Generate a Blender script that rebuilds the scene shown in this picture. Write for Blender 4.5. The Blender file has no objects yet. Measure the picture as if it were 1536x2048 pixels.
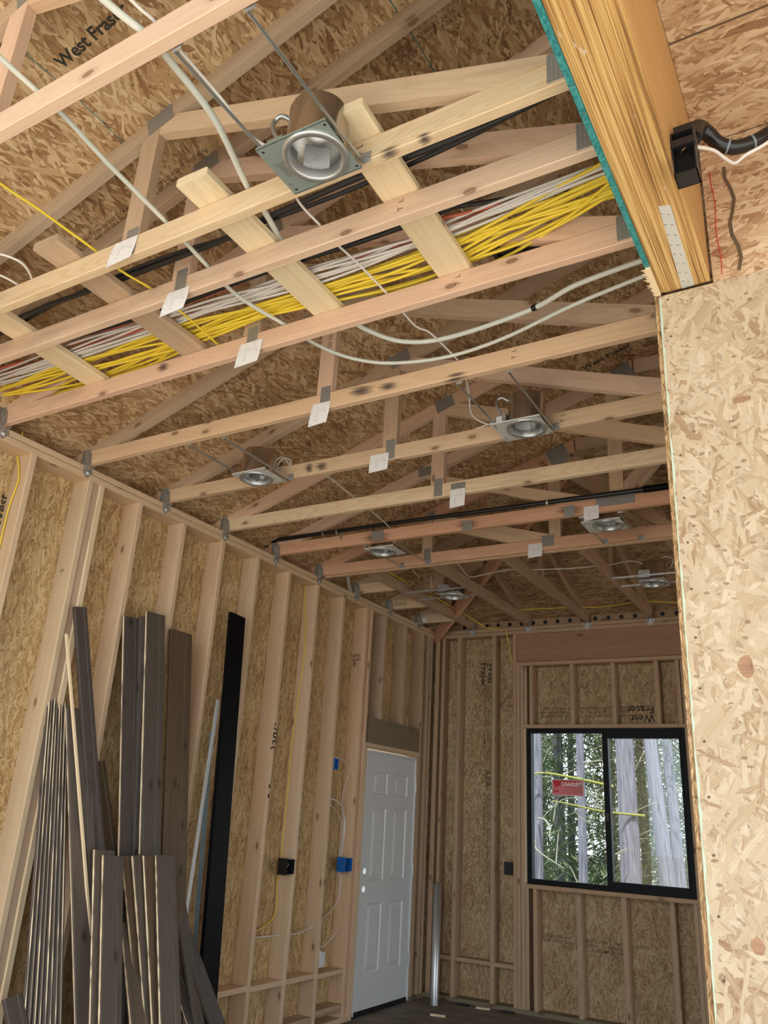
import bpy, math, random
from mathutils import Vector, Matrix
random.seed(7)
R = random.Random(11)
SC = bpy.context.scene
COL = SC.collection

# ------------------------------------------------------------------ camera, world, sun, exposure
def rotation(yaw, pitch, roll):
    f = Vector((math.sin(yaw)*math.cos(pitch), math.cos(yaw)*math.cos(pitch), math.sin(pitch)))
    r = Vector((math.cos(yaw), -math.sin(yaw), 0)); u = r.cross(f)
    c, s = math.cos(roll), math.sin(roll)
    return c*r+s*u, -s*r+c*u, f
cr, cu, cf = rotation(-0.54501, 0.36162, 0.05875)
cam = bpy.data.objects.new('camera', bpy.data.cameras.new('camera')); COL.objects.link(cam)
M = Matrix((cr, cu, -cf)).transposed().to_4x4(); M.translation = (3.87509, -2.62172, 1.51557)
cam.matrix_world = M
cam.data.sensor_fit = 'VERTICAL'; cam.data.sensor_height = 24; cam.data.lens = 1615.735/2048*24
cam.data.clip_start = .02; cam.data.clip_end = 300
SC.camera = cam
SC.view_settings.view_transform = 'Standard'; SC.view_settings.look = 'None'
SC.view_settings.gamma = 1; SC.view_settings.use_curve_mapping = False
SC.view_settings.exposure = 0.90
SC.cycles.use_denoising = True
SC.cycles.max_bounces = 8; SC.cycles.diffuse_bounces = 5; SC.cycles.glossy_bounces = 3
SC.cycles.transmission_bounces = 6; SC.cycles.transparent_max_bounces = 8
SC.cycles.sample_clamp_indirect = 6; SC.cycles.caustics_reflective = False; SC.cycles.caustics_refractive = False
world = bpy.data.worlds.new('sky'); SC.world = world; world.use_nodes = True
wb = world.node_tree.nodes['Background']; wb.inputs[0].default_value = (.86, .94, 1, 1); wb.inputs[1].default_value = 1.9
sun = bpy.data.objects.new('sun', bpy.data.lights.new('sun', 'SUN')); COL.objects.link(sun)
sun.data.energy = 4.5; sun.data.angle = .01; sun.data.color = (1, .93, .82)
sun.rotation_euler = Vector((-.2, .6, -1)).to_track_quat('-Z', 'Y').to_euler()

# ------------------------------------------------------------------ node helpers
class NT:
    def __init__(s, name):
        s.m = bpy.data.materials.new(name); s.m.use_nodes = True
        s.t = s.m.node_tree; s.b = s.t.nodes['Principled BSDF']
    def n(s, typ, **kw):
        nd = s.t.nodes.new(typ)
        for k, v in kw.items():
            if k.startswith('i_'): nd.inputs[int(k[2:])].default_value = v
            else: setattr(nd, k, v)
        return nd
    def l(s, a, b): s.t.links.new(a, b)
    def math(s, op, a, b=None, clamp=False):
        nd = s.n('ShaderNodeMath', operation=op, use_clamp=clamp)
        for i, v in enumerate((a, b)):
            if v is None: continue
            if isinstance(v, (int, float)): nd.inputs[i].default_value = v
            else: s.l(v, nd.inputs[i])
        return nd.outputs[0]
    def mix(s, f, a, b, blend='MIX'):
        nd = s.n('ShaderNodeMix', data_type='RGBA', blend_type=blend)
        for i, v in ((0, f), (6, a), (7, b)):
            if isinstance(v, (int, float)): nd.inputs[i].default_value = v
            elif isinstance(v, tuple): nd.inputs[i].default_value = v if len(v) == 4 else v+(1,)
            else: s.l(v, nd.inputs[i])
        return nd.outputs[2]
    def mixv(s, f, a, b):
        nd = s.n('ShaderNodeMix', data_type='VECTOR')
        for i, v in ((0, f), (4, a), (5, b)): s.l(v, nd.inputs[i])
        return nd.outputs[1]
    def ramp(s, f, stops, interp='LINEAR'):
        nd = s.n('ShaderNodeValToRGB'); nd.color_ramp.interpolation = interp
        e = nd.color_ramp.elements
        while len(e) < len(stops): e.new(.5)
        for x, (p, c) in zip(e, stops):
            x.position = p; x.color = (c if isinstance(c, tuple) else (c, c, c))+((1,) if not isinstance(c, tuple) or len(c) == 3 else ())
        s.l(f, nd.inputs[0]); return nd.outputs[0]
    def vmath(s, op, a, b):
        nd = s.n('ShaderNodeVectorMath', operation=op)
        for i, v in enumerate((a, b)):
            if isinstance(v, tuple): nd.inputs[i].default_value = v
            else: s.l(v, nd.inputs[i])
        return nd.outputs[0]
def plain(name, col, rough=.6, metal=0, spec=None):
    t = NT(name); t.b.inputs['Base Color'].default_value = col+(1,); t.b.inputs['Roughness'].default_value = rough
    t.b.inputs['Metallic'].default_value = metal
    if spec is not None: t.b.inputs['Specular IOR Level'].default_value = spec
    return t.m

# oriented strand board: several layers of stretched flakes, the topmost one wins
def osb(name, tones, length=.075, width=.017, angles=(0, 35, -40, 80, 12), dark=.35, seed=0, bump=.25, ang0=0, warp=.010):
    t = NT(name)
    uv = t.n('ShaderNodeTexCoord').outputs['UV']
    nz = t.n('ShaderNodeTexNoise', noise_dimensions='2D'); nz.inputs['Scale'].default_value = 26; nz.inputs['Detail'].default_value = 3
    t.l(uv, nz.inputs['Vector'])
    w = t.vmath('SCALE', t.vmath('SUBTRACT', nz.outputs['Color'], (.5, .5, .5)), (0, 0, 0)); w.node.inputs['Scale'].default_value = warp
    base = t.vmath('ADD', uv, w)
    win = pr = tone = None
    for i, a in enumerate(angles):
        k = (1.0, .55, 1.3, .75, .42, 1.6, .34, .9)[i % 8]
        m = t.n('ShaderNodeMapping', vector_type='TEXTURE')
        m.inputs['Rotation'].default_value = (0, 0, math.radians(a+ang0))
        m.inputs['Location'].default_value = (seed*3.7+i*1.3, seed*1.9+i*.77, 0)
        m.inputs['Scale'].default_value = (length*k, width*(k*.6+.4), 1)
        t.l(base, m.inputs['Vector'])
        v = t.n('ShaderNodeTexVoronoi', voronoi_dimensions='2D'); v.inputs['Scale'].default_value = 1
        t.l(m.outputs[0], v.inputs['Vector'])
        sp = t.n('ShaderNodeSeparateColor'); t.l(v.outputs['Color'], sp.inputs[0])
        edge = t.math('MULTIPLY', v.outputs['Distance'], .12)
        p = t.math('SUBTRACT', sp.outputs[0], edge)
        if pr is None: win, pr, tone = m.outputs[0], p, sp.outputs[1]
        else:
            f = t.math('GREATER_THAN', p, pr)
            win = t.mixv(f, win, m.outputs[0])
            tm = t.n('ShaderNodeMix', data_type='FLOAT'); t.l(f, tm.inputs[0]); t.l(tone, tm.inputs[2]); t.l(sp.outputs[1], tm.inputs[3]); tone = tm.outputs[0]
            pr = t.math('MAXIMUM', pr, p)
    g = t.n('ShaderNodeTexNoise', noise_dimensions='2D'); g.inputs['Scale'].default_value = 1; g.inputs['Detail'].default_value = 3
    gm = t.n('ShaderNodeMapping'); gm.inputs['Scale'].default_value = (.7, 7, 1); t.l(win, gm.inputs[0]); t.l(gm.outputs[0], g.inputs['Vector'])
    big = t.n('ShaderNodeTexNoise', noise_dimensions='2D'); big.inputs['Scale'].default_value = 3.0; t.l(uv, big.inputs['Vector'])
    v = t.math('ADD', t.math('ADD', t.math('MULTIPLY', tone, .8), .1), t.math('MULTIPLY', t.math('SUBTRACT', g.outputs[0], .5), .85))
    v = t.math('ADD', v, t.math('MULTIPLY', t.math('SUBTRACT', big.outputs[0], .5), .5))
    col = t.ramp(v, tones)
    gap = t.ramp(pr, [(.42, dark), (.72, 1.0)])
    col = t.mix(1, col, gap, 'MULTIPLY')
    # small dark flecks and knots
    sv = t.n('ShaderNodeTexVoronoi', voronoi_dimensions='2D'); sv.inputs['Scale'].default_value = 1
    sm = t.n('ShaderNodeMapping'); sm.inputs['Scale'].default_value = (34, 62, 1); sm.inputs['Rotation'].default_value = (0, 0, .5); t.l(base, sm.inputs[0]); t.l(sm.outputs[0], sv.inputs['Vector'])
    sp = t.n('ShaderNodeSeparateColor'); t.l(sv.outputs['Color'], sp.inputs[0])
    fl = t.math('MULTIPLY', t.math('LESS_THAN', sv.outputs['Distance'], .3), t.math('GREATER_THAN', sp.outputs[0], .965))
    col = t.mix(t.math('MULTIPLY', fl, .55), col, (.13, .065, .03))
    t.l(col, t.b.inputs['Base Color']); t.b.inputs['Roughness'].default_value = .62
    t.b.inputs['Specular IOR Level'].default_value = .25
    if bump:
        bp = t.n('ShaderNodeBump'); bp.inputs['Strength'].default_value = bump; bp.inputs['Distance'].default_value = .002
        t.l(t.math('ADD', pr, t.math('MULTIPLY', g.outputs[0], .3)), bp.inputs['Height']); t.l(bp.outputs[0], t.b.inputs['Normal'])
    return t.m

def wood(name, light, darkc, knot=(.16, .07, .03), ring=1.0, knots=.10, rough=.6, grime=.25, seed=0, mill=.0):
    t = NT(name)
    uv = t.n('ShaderNodeTexCoord').outputs['UV']
    oi = t.n('ShaderNodeObjectInfo').outputs['Random']
    cx = t.n('ShaderNodeCombineXYZ'); t.l(t.math('MULTIPLY', oi, 31.7), cx.inputs[0]); t.l(t.math('MULTIPLY', oi, 9.3), cx.inputs[1])
    p = t.vmath('ADD', uv, cx.outputs[0])
    def noise(sx, sy, detail=3, rgh=.5):
        m = t.n('ShaderNodeMapping'); m.inputs['Scale'].default_value = (sx, sy, 1); t.l(p, m.inputs[0])
        n = t.n('ShaderNodeTexNoise', noise_dimensions='2D'); n.inputs['Scale'].default_value = 1; n.inputs['Detail'].default_value = detail; n.inputs['Roughness'].default_value = rgh
        t.l(m.outputs[0], n.inputs['Vector']); return n
    # knots pull the rings around them
    m = t.n('ShaderNodeMapping'); m.inputs['Scale'].default_value = (4.2, 9, 1); t.l(p, m.inputs[0])
    v = t.n('ShaderNodeTexVoronoi', voronoi_dimensions='2D'); v.inputs['Scale'].default_value = 1; t.l(m.outputs[0], v.inputs['Vector'])
    sp = t.n('ShaderNodeSeparateColor'); t.l(v.outputs['Color'], sp.inputs[0])
    on = t.math('GREATER_THAN', sp.outputs[0], .84)
    kd = v.outputs['Distance']
    warp = t.math('MULTIPLY', t.math('MULTIPLY', t.math('POWER', 2.718, t.math('MULTIPLY', kd, -9)), 1.6), on)
    rings = noise(.55, 7, 1)
    ph = t.math('ADD', t.math('MULTIPLY', rings.outputs[0], 9*ring), warp)
    saw = t.math('FRACT', t.math('MULTIPLY', ph, 1.6))
    band = t.ramp(saw, [(0, .15), (.55, .35), (.86, 1), (1, .15)])
    fine = noise(2.2, 150, 2)
    mid = noise(.8, 30, 3)
    f = t.math('ADD', t.math('MULTIPLY', band, .42*ring), t.math('MULTIPLY', t.math('SUBTRACT', fine.outputs[0], .4), .5))
    f = t.math('ADD', f, t.math('MULTIPLY', t.math('SUBTRACT', mid.outputs[0], .5), .9), True)
    col = t.mix(f, light, darkc)
    # each stick its own tint
    tint = t.ramp(oi, [(0, (.90, .86, .82)), (.35, (1, 1, 1)), (.65, (1.0, .93, .88)), (1, (.93, .95, .93))])
    col = t.mix(1, col, tint, 'MULTIPLY')
    gr = noise(1.1, 6, 4, .65)
    col = t.mix(t.math('MULTIPLY', t.ramp(gr.outputs[0], [(.55, 0), (.78, 1)]), grime), col, (.20, .15, .11))
    kr = t.math('MULTIPLY', t.math('LESS_THAN', kd, knots), on)
    halo = t.math('MULTIPLY', t.ramp(kd, [(knots*.8, 1), (knots*2.4, 0)]), on)
    col = t.mix(t.math('MULTIPLY', halo, .45), col, tuple(c*.6 for c in darkc))
    col = t.mix(t.math('MULTIPLY', kr, .62), col, knot)
    t.l(col, t.b.inputs['Base Color']); t.b.inputs['Roughness'].default_value = rough
    t.b.inputs['Specular IOR Level'].default_value = .25
    bp = t.n('ShaderNodeBump'); bp.inputs['Strength'].default_value = .15; bp.inputs['Distance'].default_value = .001
    t.l(f, bp.inputs['Height']); t.l(bp.outputs[0], t.b.inputs['Normal'])
    return t.m

MAT = {}
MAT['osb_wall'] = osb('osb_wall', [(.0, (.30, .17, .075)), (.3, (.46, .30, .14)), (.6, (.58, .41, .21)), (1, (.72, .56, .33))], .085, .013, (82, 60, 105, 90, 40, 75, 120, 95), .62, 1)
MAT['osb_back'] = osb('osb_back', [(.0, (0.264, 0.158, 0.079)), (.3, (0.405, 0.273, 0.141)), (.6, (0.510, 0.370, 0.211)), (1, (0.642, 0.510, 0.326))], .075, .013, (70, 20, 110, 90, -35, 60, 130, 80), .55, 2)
MAT['osb_panel'] = osb('osb_panel', [(.0, (0.292, 0.185, 0.103)), (.12, (0.396, 0.288, 0.181)), (.4, (0.482, 0.383, 0.258)), (.7, (0.525, 0.430, 0.305)), (1, (0.602, 0.516, 0.387))], .11, .016, (75, 25, 120, -20, 95, 50, 140, 85), .70, 3)
MAT['osb_soffit'] = osb('osb_soffit', [(.0, (.28, .15, .08)), (.3, (.46, .29, .165)), (.6, (.58, .41, .255)), (1, (.73, .58, .41))], .115, .019, (0, 25, -20, 10, -35, 5, 50, -8), .58, 4)
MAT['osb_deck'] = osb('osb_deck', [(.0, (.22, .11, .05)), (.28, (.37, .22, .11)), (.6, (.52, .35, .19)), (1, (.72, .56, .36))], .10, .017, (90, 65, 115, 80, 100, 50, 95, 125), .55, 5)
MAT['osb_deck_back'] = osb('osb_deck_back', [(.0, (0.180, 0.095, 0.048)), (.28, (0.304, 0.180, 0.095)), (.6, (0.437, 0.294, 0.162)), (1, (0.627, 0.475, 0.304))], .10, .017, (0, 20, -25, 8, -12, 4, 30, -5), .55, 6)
MAT['osb_edge'] = osb('osb_edge', [(.0, (.22, .12, .05)), (.4, (.42, .26, .12)), (1, (.66, .48, .28))], .03, .004, (90, 80, 100), .5, 7)
MAT['pine'] = wood('pine', (.75, .58, .41), (.60, .43, .27))
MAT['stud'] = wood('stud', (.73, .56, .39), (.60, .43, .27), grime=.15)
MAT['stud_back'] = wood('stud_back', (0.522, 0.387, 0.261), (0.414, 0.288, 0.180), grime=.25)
MAT['pink'] = wood('pink', (.76, .57, .44), (.64, .43, .31))
MAT['yellow_pine'] = wood('yellow_pine', (.82, .68, .48), (.68, .49, .29), ring=1.5)
MAT['red_fir'] = wood('red_fir', (.72, .46, .32), (.58, .32, .20), knot=(.25, .08, .03))
MAT['spruce'] = wood('spruce', (.86, .75, .53), (.72, .57, .35), knots=.05)
MAT['grey_pine'] = wood('grey_pine', (.58, .44, .32), (.44, .31, .21), grime=.45)
MAT['jack'] = wood('jack', (.50, .36, .24), (.36, .24, .15), grime=.4)
MAT['header'] = wood('header', (.42, .25, .16), (.28, .15, .09), grime=.3)
MAT['treated'] = wood('treated', (.26, .22, .15), (.18, .15, .10), grime=.5)
MAT['stain'] = wood('stain', (.115, .093, .077), (.066, .054, .045), knot=(.03, .02, .02), grime=.3, rough=.5)
MAT['stain2'] = wood('stain2', (.092, .078, .072), (.056, .048, .044), knot=(.02, .015, .015), grime=.3, rough=.5)
MAT['stain3'] = wood('stain3', (.125, .088, .056), (.070, .049, .031), knot=(.03, .02, .015), grime=.2, rough=.5)
MAT['raw'] = wood('raw', (.92, .80, .56), (.82, .66, .42), knots=.0, grime=0)
def lvl():
    t = NT('lvl_bottom'); uv = t.n('ShaderNodeTexCoord').outputs['UV']
    def nz(sx, sy, d=3, r=.6):
        m = t.n('ShaderNodeMapping'); m.inputs['Scale'].default_value = (sx, sy, 1); t.l(uv, m.inputs[0])
        n = t.n('ShaderNodeTexNoise', noise_dimensions='2D'); n.inputs['Scale'].default_value = 1; n.inputs['Detail'].default_value = d; n.inputs['Roughness'].default_value = r
        t.l(m.outputs[0], n.inputs['Vector']); return n.outputs[0]
    a = nz(1.6, 210, 2); b = nz(.8, 55, 3)
    f = t.math('ADD', t.math('MULTIPLY', a, .6), t.math('MULTIPLY', b, .5))
    col = t.ramp(f, [(.34, (.10, .045, .015)), (.44, (.32, .165, .055)), (.54, (.54, .32, .11)), (.66, (.74, .52, .22))])
    pt = nz(7, 26, 5, .7)
    col = t.mix(t.math('MULTIPLY', t.ramp(pt, [(.66, 0), (.72, 1)]), .75), col, (.75, .68, .62))
    t.l(col, t.b.inputs['Base Color']); t.b.inputs['Roughness'].default_value = .45; return t.m
MAT['lvl_bottom'] = lvl()
MAT['lvl_side'] = wood('lvl_side', (.52, .30, .115), (.36, .185, .06), knots=.0, ring=.7, grime=.2, rough=.45)
MAT['teal'] = osb('teal', [(0, (.02, .17, .19)), (.5, (.045, .28, .29)), (1, (.10, .36, .36))], .02, .006, (0, 60, 120), .8, 8)
MAT['mint'] = plain('mint', (.50, .62, .50), .7)
MAT['galv'] = plain('galv', (.60, .62, .63), .38, .85)
def zinc():
    t = NT('zinc'); g = t.n('ShaderNodeTexCoord').outputs['Object']
    v = t.n('ShaderNodeTexVoronoi'); v.inputs['Scale'].default_value = 70; t.l(g, v.inputs['Vector'])
    s = t.n('ShaderNodeSeparateColor'); t.l(v.outputs['Color'], s.inputs[0])
    t.l(t.ramp(s.outputs[0], [(0, (.40, .42, .43)), (1, (.66, .68, .69))]), t.b.inputs['Base Color'])
    t.b.inputs['Metallic'].default_value = .8; t.b.inputs['Roughness'].default_value = .42; return t.m
MAT['zinc'] = zinc()
MAT['primed_steel'] = plain('primed_steel', (.33, .40, .38), .42, .45)
MAT['white_steel'] = plain('white_steel', (.72, .75, .74), .42, .3)
MAT['can'] = plain('can', (.56, .49, .43), .25, .95)
MAT['can_inside'] = plain('can_inside', (.60, .62, .62), .25, .9)
def toothed():
    t = NT('nail_plate'); uv = t.n('ShaderNodeTexCoord').outputs['UV']
    b = t.n('ShaderNodeTexBrick'); b.inputs['Scale'].default_value = 1; b.inputs['Mortar Size'].default_value = .3
    b.inputs['Color1'].default_value = (.10, .10, .10, 1); b.inputs['Color2'].default_value = (.06, .06, .06, 1); b.inputs['Mortar'].default_value = (.36, .36, .35, 1)
    b.inputs['Brick Width'].default_value = .7; b.inputs['Row Height'].default_value = 1.1
    m = t.n('ShaderNodeMapping'); m.inputs['Rotation'].default_value = (0, 0, math.pi/2); m.inputs['Scale'].default_value = (90, 90, 1); t.l(uv, m.inputs[0]); t.l(m.outputs[0], b.inputs['Vector'])
    t.l(b.outputs[0], t.b.inputs['Base Color']); t.b.inputs['Metallic'].default_value = .5; t.b.inputs['Roughness'].default_value = .5; return t.m
MAT['nail_plate'] = toothed()
def paper():
    t = NT('paper'); uv = t.n('ShaderNodeTexCoord').outputs['UV']
    m = t.n('ShaderNodeMapping'); m.inputs['Scale'].default_value = (55, 170, 1); t.l(uv, m.inputs[0])
    n = t.n('ShaderNodeTexNoise', noise_dimensions='2D'); n.inputs['Scale'].default_value = 1; n.inputs['Detail'].default_value = 2; t.l(m.outputs[0], n.inputs['Vector'])
    sx = t.n('ShaderNodeSeparateXYZ'); t.l(uv, sx.inputs[0])
    row = t.math('GREATER_THAN', t.math('FRACT', t.math('MULTIPLY', sx.outputs[1], 150)), .5)
    blk = t.n('ShaderNodeTexNoise', noise_dimensions='2D'); blk.inputs['Scale'].default_value = 32; t.l(uv, blk.inputs['Vector'])
    ink = t.math('MULTIPLY', t.math('MULTIPLY', t.math('GREATER_THAN', n.outputs[0], .53), row), t.math('GREATER_THAN', blk.outputs[0], .54))
    t.l(t.mix(t.math('MULTIPLY', ink, .45), (.84, .85, .88), (.2, .2, .24)), t.b.inputs['Base Color']); t.b.inputs['Roughness'].default_value = .6; return t.m
MAT['paper'] = paper()
MAT['yellow'] = plain('yellow', (.86, .67, .06), .35)
MAT['white_cable'] = plain('white_cable', (.74, .72, .70), .38)
MAT['orange'] = plain('orange', (.62, .15, .09), .4)
MAT['black'] = plain('black', (.012, .012, .014), .38)
MAT['hose_black'] = plain('hose_black', (.008, .008, .009), .22)
MAT['pex'] = plain('pex', (.66, .70, .65), .3)
MAT['print'] = plain('print', (.035, .03, .022), .7)
MAT['print_faint'] = plain('print_faint', (.12, .08, .045), .7)
MAT['ink_red'] = plain('ink_red', (.55, .05, .03), .7)
MAT['blue'] = plain('blue', (.012, .13, .46), .4)
MAT['white_plastic'] = plain('white_plastic', (.75, .77, .78), .4)
MAT['copper'] = plain('copper', (.6, .3, .12), .3, .9)
def doorpaint():
    t = NT('door_paint'); t.b.inputs['Base Color'].default_value = (.72, .75, .77, 1); t.b.inputs['Roughness'].default_value = .34; return t.m
MAT['door'] = doorpaint()
MAT['frame'] = plain('frame', (.006, .008, .011), .5, 0, .15)
MAT['black_steel'] = plain('black_steel', (.004, .004, .005), .55, 0, .12)
MAT['primer_white'] = plain('primer_white', (.72, .74, .76), .5)
MAT['greyblue'] = plain('greyblue', (.18, .24, .27), .4)
MAT['red_sticker'] = plain('red_sticker', (.62, .02, .03), .5)
MAT['pink_sticker'] = plain('pink_sticker', (.80, .22, .25), .5)
MAT['lettering_white'] = plain('lettering_white', (.9, .9, .9), .5)  # plain white of the sticker lettering
def glass():
    t = NT('glass'); tr = t.n('ShaderNodeBsdfTransparent'); tr.inputs[0].default_value = (.93, .96, .95, 1)
    gl = t.n('ShaderNodeBsdfGlossy'); gl.inputs['Roughness'].default_value = .01
    fr = t.n('ShaderNodeFresnel'); fr.inputs[0].default_value = 1.5
    mx = t.n('ShaderNodeMixShader'); t.l(fr.outputs[0], mx.inputs[0]); t.l(tr.outputs[0], mx.inputs[1]); t.l(gl.outputs[0], mx.inputs[2])
    t.l(mx.outputs[0], t.t.nodes['Material Output'].inputs[0]); return t.m
MAT['glass'] = glass()
def ground(name, a, b, s=4):
    t = NT(name); g = t.n('ShaderNodeTexCoord').outputs['Object']
    n = t.n('ShaderNodeTexNoise'); n.inputs['Scale'].default_value = s; n.inputs['Detail'].default_value = 6; t.l(g, n.inputs['Vector'])
    t.l(t.ramp(n.outputs[0], [(.3, a), (.7, b)]), t.b.inputs['Base Color']); t.b.inputs['Roughness'].default_value = .8; return t.m
MAT['slab'] = ground('slab', (.12, .095, .075), (.24, .20, .165))
MAT['concrete'] = ground('concrete', (.58, .55, .50), (.70, .67, .62), 3)  # kept pale so the unseen near floor lights the ceiling from below
MAT['gravel'] = ground('gravel', (.36, .33, .29), (.55, .52, .47), 12)  # kept pale so the yard reflects sunlight into the room
MAT['forest_floor'] = ground('forest_floor', (.05, .06, .03), (.16, .14, .08), 6)
def bark(name, a, b):
    t = NT(name); g = t.n('ShaderNodeTexCoord').outputs['UV']
    m = t.n('ShaderNodeMapping'); m.inputs['Scale'].default_value = (3, 34, 1); t.l(g, m.inputs[0])
    n = t.n('ShaderNodeTexNoise'); n.inputs['Scale'].default_value = 1; n.inputs['Detail'].default_value = 5; t.l(m.outputs[0], n.inputs['Vector'])
    t.l(t.ramp(n.outputs[0], [(.3, a), (.65, b)]), t.b.inputs['Base Color']); t.b.inputs['Roughness'].default_value = .9
    bp = t.n('ShaderNodeBump'); bp.inputs['Strength'].default_value = .6; bp.inputs['Distance'].default_value = .01; t.l(n.outputs[0], bp.inputs['Height']); t.l(bp.outputs[0], t.b.inputs['Normal']); return t.m
MAT['bark'] = bark('bark', (0.064, 0.064, 0.093), (0.170, 0.170, 0.225))
MAT['bark_dark'] = bark('bark_dark', (0.025, 0.027, 0.034), (0.085, 0.085, 0.093))
MAT['moss'] = plain('moss', (.20, .20, .045), .8)
MAT['twig'] = plain('twig', (.17, .17, .13), .8)
def leaf():
    t = NT('needles'); oi = t.n('ShaderNodeTexCoord').outputs['Object']
    n = t.n('ShaderNodeTexNoise'); n.inputs['Scale'].default_value = 9; t.l(oi, n.inputs['Vector'])
    c = t.ramp(n.outputs[0], [(.3, (.022, .04, .022)), (.55, (.07, .11, .045)), (.75, (.20, .26, .11))])
    t.l(c, t.b.inputs['Base Color']); t.b.inputs['Roughness'].default_value = .6
    tl = t.n('ShaderNodeBsdfTranslucent'); t.l(c, tl.inputs[0])
    mx = t.n('ShaderNodeMixShader'); mx.inputs[0].default_value = .45; t.l(t.b.outputs[0], mx.inputs[1]); t.l(tl.outputs[0], mx.inputs[2])
    t.l(mx.outputs[0], t.t.nodes['Material Output'].inputs[0]); return t.m
MAT['needles'] = leaf()

def smudge_mat():
    t = NT('tar_smudge'); uv = t.n('ShaderNodeTexCoord').outputs['UV']
    g = t.n('ShaderNodeTexGradient', gradient_type='SPHERICAL'); mp = t.n('ShaderNodeMapping', vector_type='POINT'); mp.inputs['Location'].default_value = (-1, -1, 0); mp.inputs['Scale'].default_value = (2, 2, 1)
    t.l(uv, mp.inputs[0]); t.l(mp.outputs[0], g.inputs[0])
    n = t.n('ShaderNodeTexNoise', noise_dimensions='2D'); m2 = t.n('ShaderNodeMapping'); m2.inputs['Scale'].default_value = (2.2, 7, 1); t.l(uv, m2.inputs[0]); t.l(m2.outputs[0], n.inputs['Vector']); n.inputs['Scale'].default_value = 1; n.inputs['Detail'].default_value = 4
    a = t.math('ADD', g.outputs[1], t.math('MULTIPLY', t.math('SUBTRACT', n.outputs[0], .5), .9))
    t.l(t.math('MULTIPLY', t.ramp(a, [(.2, 0), (.8, 1)]), .62), t.b.inputs['Alpha'])
    t.b.inputs['Base Color'].default_value = (.035, .035, .037, 1); t.b.inputs['Roughness'].default_value = .7; return t.m
MAT['tar_smudge'] = smudge_mat()

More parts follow.
